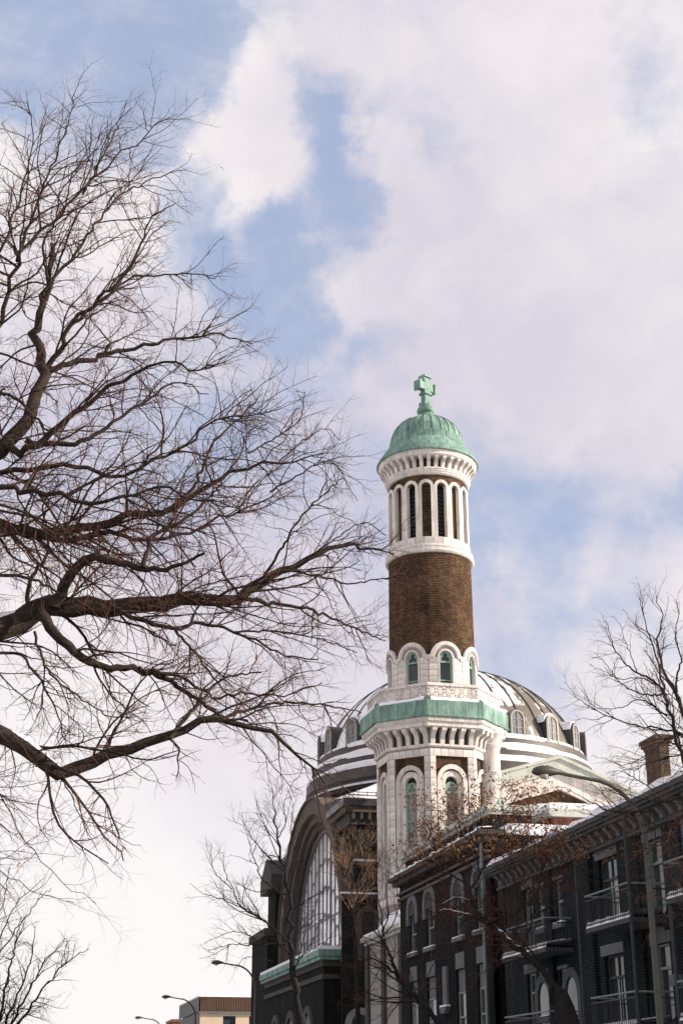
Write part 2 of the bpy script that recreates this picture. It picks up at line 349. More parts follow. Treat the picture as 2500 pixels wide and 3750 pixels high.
    def build(s, name, mat, parent=None, smooth=False):
        me = s.mesh(name); me.materials.append(MAT[mat])
        import bmesh
        bm = bmesh.new(); bm.from_mesh(me); bmesh.ops.remove_doubles(bm, verts=bm.verts, dist=1e-5); bmesh.ops.recalc_face_normals(bm, faces=bm.faces); bm.to_mesh(me); bm.free()
        if smooth:
            me.polygons.foreach_set('use_smooth', [True] * len(me.polygons)); me.set_sharp_from_angle(angle=R_(38))
        return put(name, me, parent)
def put(name, me, parent=None, loc=None, rot=None, scale=None):
    o = bpy.data.objects.new(name, me); COL.objects.link(o)
    if parent: o.parent = parent
    if loc is not None: o.location = loc
    if rot is not None: o.rotation_euler = rot
    if scale is not None: o.scale = scale
    return o
def tag(o, label=None, cat=None, group=None, kind=None):
    if label: o['label'] = label
    if cat: o['category'] = cat
    if group: o['group'] = group
    if kind: o['kind'] = kind
    return o
def thing(name, label, cat, tsz, group=None, rot=ANG):
    o = bpy.data.objects.new(name, None); COL.objects.link(o); o.empty_display_size = .5
    o.location = W(*tsz); o.rotation_euler = (0, 0, rot); return tag(o, label, cat, group)
def unit_block(bev=.04):
    """unit cube with chamfered edges on its outer (+y) side"""
    b = bev; v = []
    for y, e in ((-.5, 0), (.5 - b, 0), (.5, b)):
        v += [(-.5 + e, y, -.5 + e), (.5 - e, y, -.5 + e), (.5 - e, y, .5 - e), (-.5 + e, y, .5 - e)]
    f = [(0, 1, 2, 3), (11, 10, 9, 8)]
    for k in range(2):
        for i in range(4): j = (i + 1) % 4; f.append((k * 4 + i, k * 4 + 4 + i, k * 4 + 4 + j, k * 4 + j))
    me = bpy.data.meshes.new('stone_block'); me.from_pydata(v, [], f); me.update(); me.materials.append(MAT['limestone']); return me
BLOCK = unit_block()
def blocks(parent, fr, rows, depth=.10, proud=.0, bw=.62, name='stone_block', gap=.022, limit=None):
    """rows: list of (b0, b1, [(a0, a1), ...]); every ashlar is its own object sharing one mesh"""
    cnt = 0
    for k, (b0, b1, ivs) in enumerate(rows):
        for (a0, a1) in ivs:
            w = a1 - a0
            if w < .12: continue
            n = max(1, round(w / bw)); cuts = [a0 + w * i / n for i in range(n + 1)]
            if n > 1 and k % 2: cuts = [a0] + [c - w / n * .45 for c in cuts[1:-1]] + [cuts[-1]]
            for i in range(len(cuts) - 1):
                c0, c1 = cuts[i] + gap / 2, cuts[i + 1] - gap / 2; am = (c0 + c1) / 2; bm_ = (b0 + b1) / 2
                p0 = Vector(fr.pt(am, bm_, 0)); p1 = Vector(fr.pt(am, bm_, 1)); nrm = (p1 - p0).normalized()
                pr = proud + random.uniform(-.006, .006)
                put(name, BLOCK, parent, Vector(fr.pt(am, bm_, pr - depth / 2)), (0, 0, math.atan2(nrm.y, nrm.x) - PI / 2), (c1 - c0, depth, b1 - b0 - gap)); cnt += 1
    return cnt
def cut(iv, holes):
    out = [iv]
    for h0, h1 in holes:
        nx = []
        for a, b in out:
            if h1 <= a or h0 >= b: nx.append((a, b)); continue
            if h0 > a: nx.append((a, h0))
            if h1 < b: nx.append((h1, b))
        out = nx
    return out
def wallgrid(mb, fr, a0, a1, b0, b1, holes, d, rec):
    """flat wall with rectangular holes (a0,a1,b0,b1) and their reveals"""
    As = sorted({a0, a1, *[h[0] for h in holes], *[h[1] for h in holes]}); Bs = sorted({b0, b1, *[h[2] for h in holes], *[h[3] for h in holes]})
    for i in range(len(As) - 1):
        for j in range(len(Bs) - 1):
            am, bm_ = (As[i] + As[i + 1]) / 2, (Bs[j] + Bs[j + 1]) / 2
            if any(h[0] < am < h[1] and h[2] < bm_ < h[3] for h in holes): continue
            mb.fquad(fr, As[i], As[i + 1], Bs[j], Bs[j + 1], d)
    for h in holes:
        l = [(h[0], h[2]), (h[1], h[2]), (h[1], h[3]), (h[0], h[3])]
        mb.loops([fr.pt(a, b, d) for a, b in l], [fr.pt(a, b, d - rec) for a, b in l], True)
    return mb
def trefoil_window(parent, fr, ac, spring, r, bot, d, transoms, glassmat='dark_glass', framemat='window_green'):
    """round-headed window: frame, tracery plate with a trefoil hole, panes"""
    w = MB(); w.arch(fr, ac, spring, r - .09, r, bot, d, d - .12, 14)
    for b in transoms: w.fbox(fr, ac - r + .08, ac + r - .08, b - .035, b + .035, d - .10, d - .01)
    w.fbox(fr, ac - r + .08, ac + r - .08, spring - .52 * r - .05, spring - .52 * r + .05, d - .10, d - .005)
    wo = w.build('window', framemat, parent)
    ri = r - .09; cz = spring + .06 * r; cr = ri * .40; off = ri * .45
    cs = [(off * math.cos(g), off * math.sin(g)) for g in (PI / 2, PI * 7 / 6, PI * 11 / 6)]
    n = 42; inner = []; outer = []
    for i in range(n):
        g = 2 * PI * i / n; dx, dy = math.cos(g), math.sin(g); best = .02
        for cx, cy in cs:
            q = dx * cx + dy * cy; disc = q * q - (cx * cx + cy * cy - cr * cr)
            if disc > 0: best = max(best, q + math.sqrt(disc))
        inner.append((ac + dx * best, cz + dy * best))
        # exit from the arch-headed outline
        lim = 9
        if abs(dx) > 1e-6: lim = min(lim, ri / abs(dx))
        if dy < -1e-6: lim = min(lim, (cz - (spring - .52 * r)) / -dy)
        bx, by = dx * lim, cz + dy * lim
        if by > spring:
            q = dy * (cz - spring); disc = q * q - ((cz - spring) ** 2 - ri * ri); lim = -q + math.sqrt(disc)
        outer.append((ac + dx * lim * .99, cz + dy * lim * .99))
    t = MB()
    A = [fr.pt(a, b, d - .02) for a, b in outer]; B = [fr.pt(a, b, d - .02) for a, b in inner]; C = [fr.pt(a, b, d - .10) for a, b in inner]
    t.loops(A, B, True); t.loops(B, C, True); t.build('tracery', framemat, wo)
    levels = [bot] + sorted(transoms) + [spring - .52 * r]
    for i in range(len(levels) - 1):
        MB().fquad(fr, ac - ri - .01, ac + ri + .01, levels[i], levels[i + 1] - .001, d - .105 - .002 * i, 1).build('pane', glassmat, wo)
    MB().archplate(fr, ac, spring, ri + .01, spring - .52 * r, d - .115, 12).build('pane', glassmat, wo)
    return wo

# ------------------------------------------------------------------ ground
def sheet(name, t0, t1, s0, s1, z, mat, z0=None):
    m = MB(); m.box(t0, t1, s0, s1, z if z0 is None else z0, z + .001 if z0 is None else z) if z0 is not None else m.add([(t0, s0, z), (t1, s0, z), (t1, s1, z), (t0, s1, z)], [(0, 1, 2, 3)])
    o = m.build(name, mat); o.rotation_euler = (0, 0, ANG); return tag(o, kind='structure')
sheet('ground', -2500, 2500, -2500, 3500, 0, 'trodden_snow')
sheet('road', -1.5, 11.0, -200, 600, .004, 'asphalt')
sheet('pavement', 11.0, 14.9, -200, 600, .13, 'concrete', 0.0)
sheet('path', -5.5, -1.5, -200, 600, .13, 'concrete', 0.0)

# ================================================================== bell tower
TT, TS = 24.97, 86.7
OCT = -PI / 2 + R_(2.0)                        # direction (in the thing's frame) of the face that looks back along the street
def build_tower():
    T = thing('bell_tower', 'tall round brick and white stone bell tower with green copper dome and cross', 'tower', (TT, TS, 0))
    view = math.atan2(-TS, -TT)                # direction from the tower towards the camera (thing frame)
    # ---- cross and finial (the cross faces the street obliquely)
    cf = R_(-62); u = (math.cos(cf), math.sin(cf)); nrm = (-math.sin(cf), math.cos(cf))
    u = (math.cos(R_(28)), math.sin(R_(28))); nrm = (u[1], -u[0])
    fr = Fr((0, 0, 0), u, nrm)
    m = MB()
    def flare(a0, b0, a1, b1, w0, w1):         # an arm widening outwards
        dx, dz = a1 - a0, b1 - b0; l = math.hypot(dx, dz); px, pz = -dz / l, dx / l
        m.prism(fr, [(a0 - px * w0, b0 - pz * w0), (a0 + px * w0, b0 + pz * w0), (a1 + px * w1, b1 + pz * w1), (a1 - px * w1, b1 - pz * w1)], -.24, .24)
        e0, e1 = (a1, b1), (a1 + dx / l * .16, b1 + dz / l * .16)
        m.prism(fr, [(e0[0] - px * (w1 + .04), e0[1] - pz * (w1 + .04)), (e0[0] + px * (w1 + .04), e0[1] + pz * (w1 + .04)), (e1[0] + px * (w1 + .04), e1[1] + pz * (w1 + .04)), (e1[0] - px * (w1 + .04), e1[1] - pz * (w1 + .04))], -.34, .34)
    cz = 47.86
    flare(0, cz + .1, 0, cz + .72, .22, .32); flare(.1, cz, .66, cz, .22, .32); flare(-.1, cz, -.66, cz, .22, .32); flare(0, cz - .1, 0, cz - .46, .22, .30)
    m.prism(fr, [(-.27, cz - .27), (.27, cz - .27), (.27, cz + .27), (-.27, cz + .27)], -.245, .245)
    m.fbox(fr, -.23, .23, 46.2, cz - .2, -.22, .22); m.fbox(fr, -.36, .36, 46.3, 46.62, -.34, .34)
    cr = m.build('cross', 'patina', T)
    MB().lathe([(.0, 46.52), (.40, 46.5), (.46, 46.36), (.44, 46.28), (.60, 46.16), (.66, 45.98), (.62, 45.82), (.52, 45.74), (.54, 45.66), (.68, 45.56), (.72, 45.44), (.74, 45.2)], 24).build('finial', 'patina', T, True)
    # ---- copper dome
    prof = [(.5, 45.36)]
    for i in range(1, 11):
        g = PI / 2 * (1 - i / 10.0) ; prof.append((2.56 * math.cos(g * .93 + .0), 43.45 + 1.93 * math.sin(g * .93) * 1.0))
    prof = sorted({(round(r, 3), round(z, 3)) for r, z in prof}, key=lambda q: -q[1])
    prof = [(.3, 45.40)] + [p for p in prof if p[0] > .35]
    prof += [(2.60, 43.45), (2.66, 43.40), (2.66, 43.18), (2.72, 43.14), (2.72, 42.95), (2.80, 42.88), (3.05, 42.55), (3.32, 42.15), (3.52, 41.85), (3.62, 41.68), (3.64, 41.58), (3.50, 41.56), (3.30, 41.60)]
    dome = MB().lathe(prof, 64).build('dome', 'patina', T, True)
    for k in range(26):
        g = view + R_(-3) + 2 * PI * k / 26
        MB().tube([(math.cos(g) * (r + .015), math.sin(g) * (r + .015), z + .015) for r, z in prof if z > 43.44], .035, 5).build('seam', 'patina', dome)
    for k in range(18):
        g = view + R_(-8) + 2 * PI * k / 18
        MB().tube([(math.cos(g) * (r + .01), math.sin(g) * (r + .01), z) for r, z in ((2.66, 43.4), (2.66, 43.18), (2.72, 43.1), (2.72, 42.95))], .022, 4).build('seam', 'patina', dome)
    # ---- stone ring, corbels, mouldings
    MB().lathe([(2.6, 41.60), (3.50, 41.595), (3.52, 41.50), (3.46, 41.46), (3.46, 41.25), (3.38, 41.18), (2.6, 41.18)], 72).build('cornice_ring', 'limestone_trim', T, True)
    MB().lathe([(2.66, 41.2), (2.64, 40.4)], 64).build('frieze', 'tower_brick', T, True)
    fc = MB(); pr = [(0, 40.42), (.30, 40.45), (.33, 40.60), (.42, 40.80), (.60, 40.95), (.72, 41.02), (.74, 41.17), (0, 41.17)]
    frc = Fr((2.64, 0, 0), (0, 1, 0), (1, 0, 0))
    A = [frc.pt(-.125, b, d) for d, b in pr]; B = [frc.pt(.125, b, d) for d, b in pr]
    fc.loops(A, B, True); o = len(fc.v); fc.v += A + B; n = len(pr); fc.f.append(tuple(range(o, o + n))); fc.f.append(tuple(range(o + 2 * n - 1, o + n - 1, -1)))
    me = fc.mesh('corbel'); me.materials.append(MAT['limestone'])
    for k in range(36): put('corbel', me, T, None, (0, 0, view + R_(2) + 2 * PI * k / 36))
    MB().lathe([(2.6, 40.44), (3.02, 40.44), (3.05, 40.34), (2.99, 40.28), (2.99, 40.20), (2.93, 40.16), (2.93, 40.08), (2.84, 40.0), (2.6, 40.0)], 72).build('moulding_ring', 'limestone_trim', T, True)
    MB().lathe([(2.68, 40.02), (2.68, 39.2)], 64).build('frieze', 'tower_brick', T, True)
    # ---- colonnade: 16 tall round-headed bays, every second one open
    R0 = 2.80; bay = 2 * PI * R0 / 16
    for k in range(16):
        c = Cy(R0, view - R_(2.5) + 2 * PI * k / 16); hw = .335
        MB().arch(c, 0, 39.08, hw, bay / 2 - .004, 35.50, .03, -.40, 12).build('colonnade_arch', 'limestone', T)
        if k % 2 == 0:
            MB().fquad(c, -hw, hw, 35.48, 39.5, -.26, 4).build('brick_panel', 'tower_brick', T)
        else:
            lo = MB().fquad(c, -hw - .1, hw + .1, 35.3, 39.7, -.62, 3).build('shade_panel', 'dark_metal', T)  # dark panel and slats added to stand in for the shade inside the belfry
            for i in range(13): MB().fbox(c, -hw, hw, 35.6 + .3 * i, 35.64 + .3 * i, -.60, -.44).build('shade_slat', 'dark_metal', lo)
    # sill course
    MB().lathe([(2.4, 35.5), (2.84, 35.5), (2.845, 34.95), (2.7, 34.95)], 64).build('sill_ring', 'limestone_trim', T, True)
    for k in range(28):
        c = Cy(2.86, view + 2 * PI * k / 28); blocks(T, c, [(35.0, 35.46, [(-.31, .31)])], .06, .0, 1)
    MB().lathe([(2.7, 34.97), (2.98, 34.97), (3.04, 34.88), (3.04, 34.80), (2.98, 34.74), (3.08, 34.66), (3.10, 34.50), (3.02, 34.40), (2.88, 34.38)], 72).build('moulding_ring', 'limestone_trim', T, True)
    # ---- brick shaft
    MB().lathe([(2.86, 34.42), (2.90, 28.2)], 72).build('shaft', 'tower_brick', T, True)
    # ---- arcade of eight windows
    R1 = 2.98; bw = 2 * PI * R1 / 8
    for k in range(8):
        c = Cy(R1, OCT + PI / 4 * k)
        hood_r = 1.02; sp = 27.20; wr = .46
        m = MB()
        aa = [-bw / 2] + [-hood_r * math.cos(PI * i / 20) for i in range(21)] + [bw / 2]
        top = [sp + .02] + [sp + hood_r * math.sin(PI * i / 20) + .02 for i in range(21)] + [sp + .02]
        def lowfun(a):
            return sp + math.sqrt(max(0, wr * wr - a * a)) if abs(a) < wr else None
        # solid parts left and right, over the window, under it
        m.loops([c.pt(a, 24.6, 0) for a in np.linspace(-bw / 2, -wr, 5)], [c.pt(a, sp + (math.sqrt(max(0, hood_r ** 2 - a * a)) if abs(a) < hood_r else 0), 0) for a in np.linspace(-bw / 2, -wr, 5)])
        m.loops([c.pt(a, 24.6, 0) for a in np.linspace(wr, bw / 2, 5)], [c.pt(a, sp + (math.sqrt(max(0, hood_r ** 2 - a * a)) if abs(a) < hood_r else 0), 0) for a in np.linspace(wr, bw / 2, 5)])
        xs = [-wr * math.cos(PI * i / 16) for i in range(17)]
        m.loops([c.pt(a, sp + math.sqrt(max(0, wr * wr - a * a)), 0) for a in xs], [c.pt(a, sp + math.sqrt(hood_r ** 2 - a * a), 0) for a in xs])
        m.fquad(c, -wr, wr, 24.3, 25.0, 0, 3)
        m.build('arcade_wall', 'joint', T)
        MB().loops([c.pt(a, b - .03, -.08) for a, b in zip(aa, top)], [c.pt(a, 28.22, -.08) for a in aa]).build('brick_spandrel', 'tower_brick', T)
        MB().arch(c, 0, sp, wr, wr + .10, 25.0, .05, -.30, 14).build('window_surround', 'limestone_trim', T)
        MB().arch(c, 0, sp, hood_r - .20, hood_r + .03, sp - .02, .14, -.05, 20).build('hood_mould', 'limestone_trim', T)
        MB().arch(c, 0, sp, hood_r - .26, hood_r - .20, sp - .02, .075, -.02, 20).build('hood_mould', 'limestone_trim', T)
        for sg in (-1, 1):
            MB().fbox(c, sg * bw / 2 - .15 * (sg > 0), sg * bw / 2 + .15 * (sg < 0), sp - .16, sp + .16, -.02, .13).build('impost', 'limestone_trim', T)
        rows = []; b = 24.75; i = 0
        while b < sp + hood_r - .25:
            b1 = min(b + .41, sp + hood_r - .22); mid = (b + b1) / 2
            half = bw / 2 if b1 <= sp + .05 else math.sqrt(max(.01, (hood_r - .24) ** 2 - (b1 - sp) ** 2))
            hole = wr + .11 if mid < sp else (math.sqrt(max(0, (wr + .11) ** 2 - (b - sp) ** 2)) if b - sp < wr + .11 else 0)
            rows.append((b, b1, [(-half + .005, -hole), (hole, half - .005)] if hole > .02 else [(-half, half)])); b = b1; i += 1
        fv = abs(((OCT + PI / 4 * k - view + PI) % (2 * PI)) - PI)
        if fv < 1.8: blocks(T, c, rows, .08, .035, .60)
        else: MB().fquad(c, -bw / 2, bw / 2, 24.7, sp, .03, 6).build('ashlar_wall', 'limestone', T)
        trefoil_window(T, c, 0, sp, wr, 25.0, -.16, [25.75])
        # reveal back plane stops light
        MB().archplate(c, 0, sp, wr + .02, 24.9, -.45, 10).build('backing', 'dark_metal', T)
    # ---- octagon: terrace, pierced parapet, copper cornice, corbel table
    def oct_prism(prof, name, mat, parent=T, off=0):
        m = MB()
        loops = [[((ap / math.cos(PI / 8)) * math.cos(OCT + PI / 8 + PI / 4 * k), (ap / math.cos(PI / 8)) * math.sin(OCT + PI / 8 + PI / 4 * k), z) for k in range(8)] for ap, z in prof]
        for i in range(len(loops) - 1): m.loops(loops[i], loops[i + 1], True)
        return m.build(name, mat, parent)
    def face(k, ap):
        g = OCT + PI / 4 * k; n = (math.cos(g), math.sin(g)); return Fr((n[0] * ap, n[1] * ap, 0), (-n[1], n[0]), n), ap * math.tan(PI / 8)
    oct_prism([(2.0, 24.25), (4.2, 24.25), (4.2, 24.0)], 'terrace', 'limestone_trim')
    for k in range(8):
        fr, hw = face(k, 4.08)
        MB().fbox(fr, -hw - .04, hw + .04, 25.02, 25.20, -.16, .10).build('coping', 'limestone_trim', T)
        MB().fbox(fr, -hw, hw, 24.22, 24.36, -.12, .06).build('plinth', 'limestone_trim', T)
        ncell = 6; cw = 2 * hw / ncell
        for i in range(ncell):
            a0 = -hw + cw * i; a1 = a0 + cw; b0, b1 = 24.36, 25.02; am, bm_ = (a0 + a1) / 2, (b0 + b1) / 2
            m = MB(); t = .035
            m.fbox(fr, a0, a0 + t, b0, b1, -.10, .03); m.fbox(fr, a1 - t, a1, b0, b1, -.10, .03)
            m.fbox(fr, a0 + t, a1 - t, b0, b0 + t, -.10, .03); m.fbox(fr, a0 + t, a1 - t, b1 - t, b1, -.10, .03)
            for (dx, dz) in ((1, 0), (0, 1), (1, 1), (1, -1)):
                hx, hz = (cw / 2 - t) * dx, ((b1 - b0) / 2 - t) * dz; l = math.hypot(hx, hz); px, pz = -hz / l * .048, hx / l * .048
                m.prism(fr, [(am - hx - px, bm_ - hz - pz), (am + hx - px, bm_ + hz - pz), (am + hx + px, bm_ + hz + pz), (am - hx + px, bm_ - hz + pz)], -.09 - .002 * abs(dx * 2 + dz), .018 + .003 * (dx * 2 + dz))
            m.prism(fr, [(am + .13 * math.cos(PI * q / 6), bm_ + .13 * math.sin(PI * q / 6)) for q in range(12)], -.095, .032)
            m.build('pierced_panel', 'limestone', T)
    oct_prism([(4.05, 24.24), (4.62, 24.16), (4.64, 24.05), (4.74, 23.98), (4.74, 23.14), (4.78, 23.10), (4.78, 22.98), (4.60, 22.96)], 'copper_cornice', 'patina')
    for k in range(8):                                            # snow lying on the cornice, each stretch a little different
        fr, hw = face(k, 4.62); m = MB(); n = 14
        tp = [.10 + .07 * random.random() for _ in range(n + 1)]; fx = [.02 + .08 * random.random() for _ in range(n + 1)]
        ws = [hw - .55, hw]
        xs = [-(hw - .22) + (2 * hw - .44) * i / n for i in range(n + 1)]
        bk = [fr.pt(a * .86, 24.20 + .05, -.62) for a in xs]; bt = [fr.pt(a * .93, 24.19 + tp[i], -.35) for i, a in enumerate(xs)]; ft = [fr.pt(a, 24.10 + tp[i] * .8, -.02 + fx[i] * .6) for i, a in enumerate(xs)]; fb = [fr.pt(a, 23.99, .02 + fx[i]) for i, a in enumerate(xs)]
        m.loops(bk, bt); m.loops(bt, ft); m.loops(ft, fb); m.build('snow', 'snow', T, True)
    oct_prism([(4.0, 22.97), (4.62, 22.965), (4.62, 22.70), (4.50, 22.64), (4.50, 22.42), (4.0, 22.40)], 'fascia', 'limestone_trim')
    for k in range(8):
        fr, hw = face(k, 4.63)
        for (b0, b1, dd) in ((22.71, 22.95, 0), ):
            n = 9
            blocks(T, fr, [(b0, b1, [(-hw + .02, hw - .02)])], .05, .015, .42) if k in (5, 6, 7, 0, 1) else None
    pr = [(-.3, 21.45), (.05, 21.46), (.10, 21.62), (.12, 21.85), (.22, 22.02), (.42, 22.12), (.60, 22.20), (.66, 22.40), (-.3, 22.41)]
    fc = MB(); fr0 = Fr((0, 0, 0), (0, 1, 0), (1, 0, 0))
    A = [fr0.pt(-.155, b, d) for d, b in pr]; B = [fr0.pt(.155, b, d) for d, b in pr]; fc.loops(A, B, True); o = len(fc.v); fc.v += A + B; n = len(pr)
    fc.f.append(tuple(range(o, o + n))); fc.f.append(tuple(range(o + 2 * n - 1, o + n - 1, -1)))
    me = fc.mesh('corbel'); me.materials.append(MAT['limestone'])
    AP = 3.68
    for k in range(8):
        fr, hw = face(k, AP)
        for i in range(5):
            a = -hw + .2 + (2 * hw - .4) * i / 4; put('corbel', me, T, fr.pt(a, 0, .10), (0, 0, OCT + PI / 4 * k))
    oct_prism([(3.6, 22.4), (3.62, 21.4)], 'frieze', 'dark_stone')
    oct_prism([(3.6, 21.46), (3.86, 21.45), (3.86, 21.34), (3.78, 21.28), (3.6, 21.27)], 'string_course', 'limestone_trim')
    # ---- octagonal lower stage
    for k in range(8):
        fr, hw = face(k, AP); iw = hw - .42; sp, ro, ri, wr = 19.22, 1.04, .76, .43; bot = 0.0
        m = MB(); wallgrid(m, fr, -hw, hw, bot, 21.3, [(-iw, iw, 12.6, 20.82)], -.02, .30); m.build('ashlar_backing', 'joint', T)
        p = MB().spandrel(fr, 0, sp, ro - .03, -iw, iw, 20.82, -.17, 18).build('brick_panel', 'tower_brick_flat', T)
        m = MB(); m.fquad(fr, -iw, -ro + .01, 12.6, sp, -.10); m.fquad(fr, ro - .01, iw, 12.6, sp, -.10); m.build('recess_wall', 'limestone_trim', T)
        MB().arch(fr, 0, sp, ri, ro, 12.6, .0, -.22, 20).build('hood_arch', 'limestone', T)
        MB().arch(fr, 0, sp - .1, wr, ri + .002, 12.6, -.14, -.5, 20).build('inner_arch', 'limestone_trim', T)
        trefoil_window(T, fr, 0, sp - .42, wr, 12.6, -.30, [14.2, 16.0], 'sky_glass')
        MB().fquad(fr, -.5, .5, 12.4, 20.0, -.62).build('backing', 'dark_metal', T)
        if k in (5, 6, 7, 0, 1):
            rows = []; b = 12.0; i = 0
            while b < 21.2:
                b1 = min(b + .46, 21.27); mid = (b + b1) / 2
                rows.append((b, b1, cut((-hw + .01, hw - .01), [(-iw, iw)]) if 12.6 < mid < 20.8 else [(-hw + .01, hw - .01)])); b = b1; i += 1
            if k in (6, 7, 0): blocks(T, fr, rows, .09, .02, .55)
            else: MB().fquad(fr, -hw, -iw, bot, 21.27, .012).fquad(fr, iw, hw, bot, 21.27, .012).fquad(fr, -iw, iw, 20.82, 21.27, .012).build('ashlar_wall', 'limestone', T)
    # ---- round stair turret on the corner towards the sun
    g = OCT + R_(56); cx, cy = 3.88 * math.cos(g), 3.88 * math.sin(g)
    g2 = g
    MB().lathe([(.70, 0), (.70, 19.9), (.76, 19.95), (.76, 20.15), (.70, 20.2), (.70, 21.6), (.76, 21.7), (.76, 21.85), (.70, 21.9), (.72, 22.1), (.88, 22.35), (1.0, 22.5), (1.0, 22.9), (.3, 22.95)], 28, 0, 2 * PI, cx, cy).build('stair_turret', 'limestone', T, True)
    for zz in (20.0, 18.4, 16.8, 15.2): MB().lathe([(.69, zz), (.715, zz + .02), (.715, zz + .05), (.69, zz + .07)], 28, 0, 2 * PI, cx, cy).build('turret_course', 'limestone_trim', T, True)
    gg = math.atan2(-TS, -TT) + .95; tc = Fr((cx + .70 * math.cos(gg), cy + .70 * math.sin(gg), 0), (-math.sin(gg), math.cos(gg)), (math.cos(gg), math.sin(gg)))
    m = MB(); m.arch(tc, 0, 18.2, .16, .26, 16.4, .05, -.1, 10); m.build('turret_window', 'window_green', T); MB().archplate(tc, 0, 18.2, .17, 16.4, .01, 10).build('pane', 'sky_glass', T)
    # ---- square base with its own cornice
    m = MB(); m.box(-4.8, 4.0, -9.9, -1.3, 0, 9.6); m.build('base_block', 'base_stone', T)
    bf = Fr((-4.8, 0, 0), (0, -1), (-1, 0))
    m = MB(); m.fbox(bf, 1.2, 10.2, 9.6, 9.8, -.3, .16); m.fbox(bf, 1.0, 10.2, 9.8, 10.05, -.4, .34); m.build('base_cornice', 'patina_pale', T)
    m = MB(); m.fbox(bf, 1.2, 10.0, 10.05, 10.22, -.8, .22); m.build('snow', 'snow', T)
    for a in (1.7, 5.6, 9.5):
        MB().fbox(bf, a - .35, a + .35, 0, 9.58, 0.003, .16).build('pilaster', 'dark_stone', T)
    # slope of snow between the base and the octagon
    m = MB(); m.add([(-4.6, -9.8, 10.1), (3.9, -9.8, 10.1), (3.9, -3.2, 11.5), (-3.4, -3.2, 11.5), (-4.6, -1.4, 10.1), (-3.4, -1.4, 11.5)], [(0, 1, 2, 3), (0, 3, 5, 4)]); m.build('snow_roof', 'snow', T)
    for o in T.children:                                           # true radii: the upper shaft and the octagon are slimmer than the working ones
        zs = [c[2] * o.scale.z + o.location.z for c in o.bound_box]
        k = 1.0 if max(zs) < 12.0 and min(zs) >= 0 and o.name.split('.')[0] not in ('ashlar_backing', 'stone_block') else (.965 if min(zs) > 24.26 else .93)
        o.location.x *= k; o.location.y *= k; o.scale.x *= k
        if o.name.split('.')[0] != 'stone_block': o.scale.y *= k
    return T
build_tower()

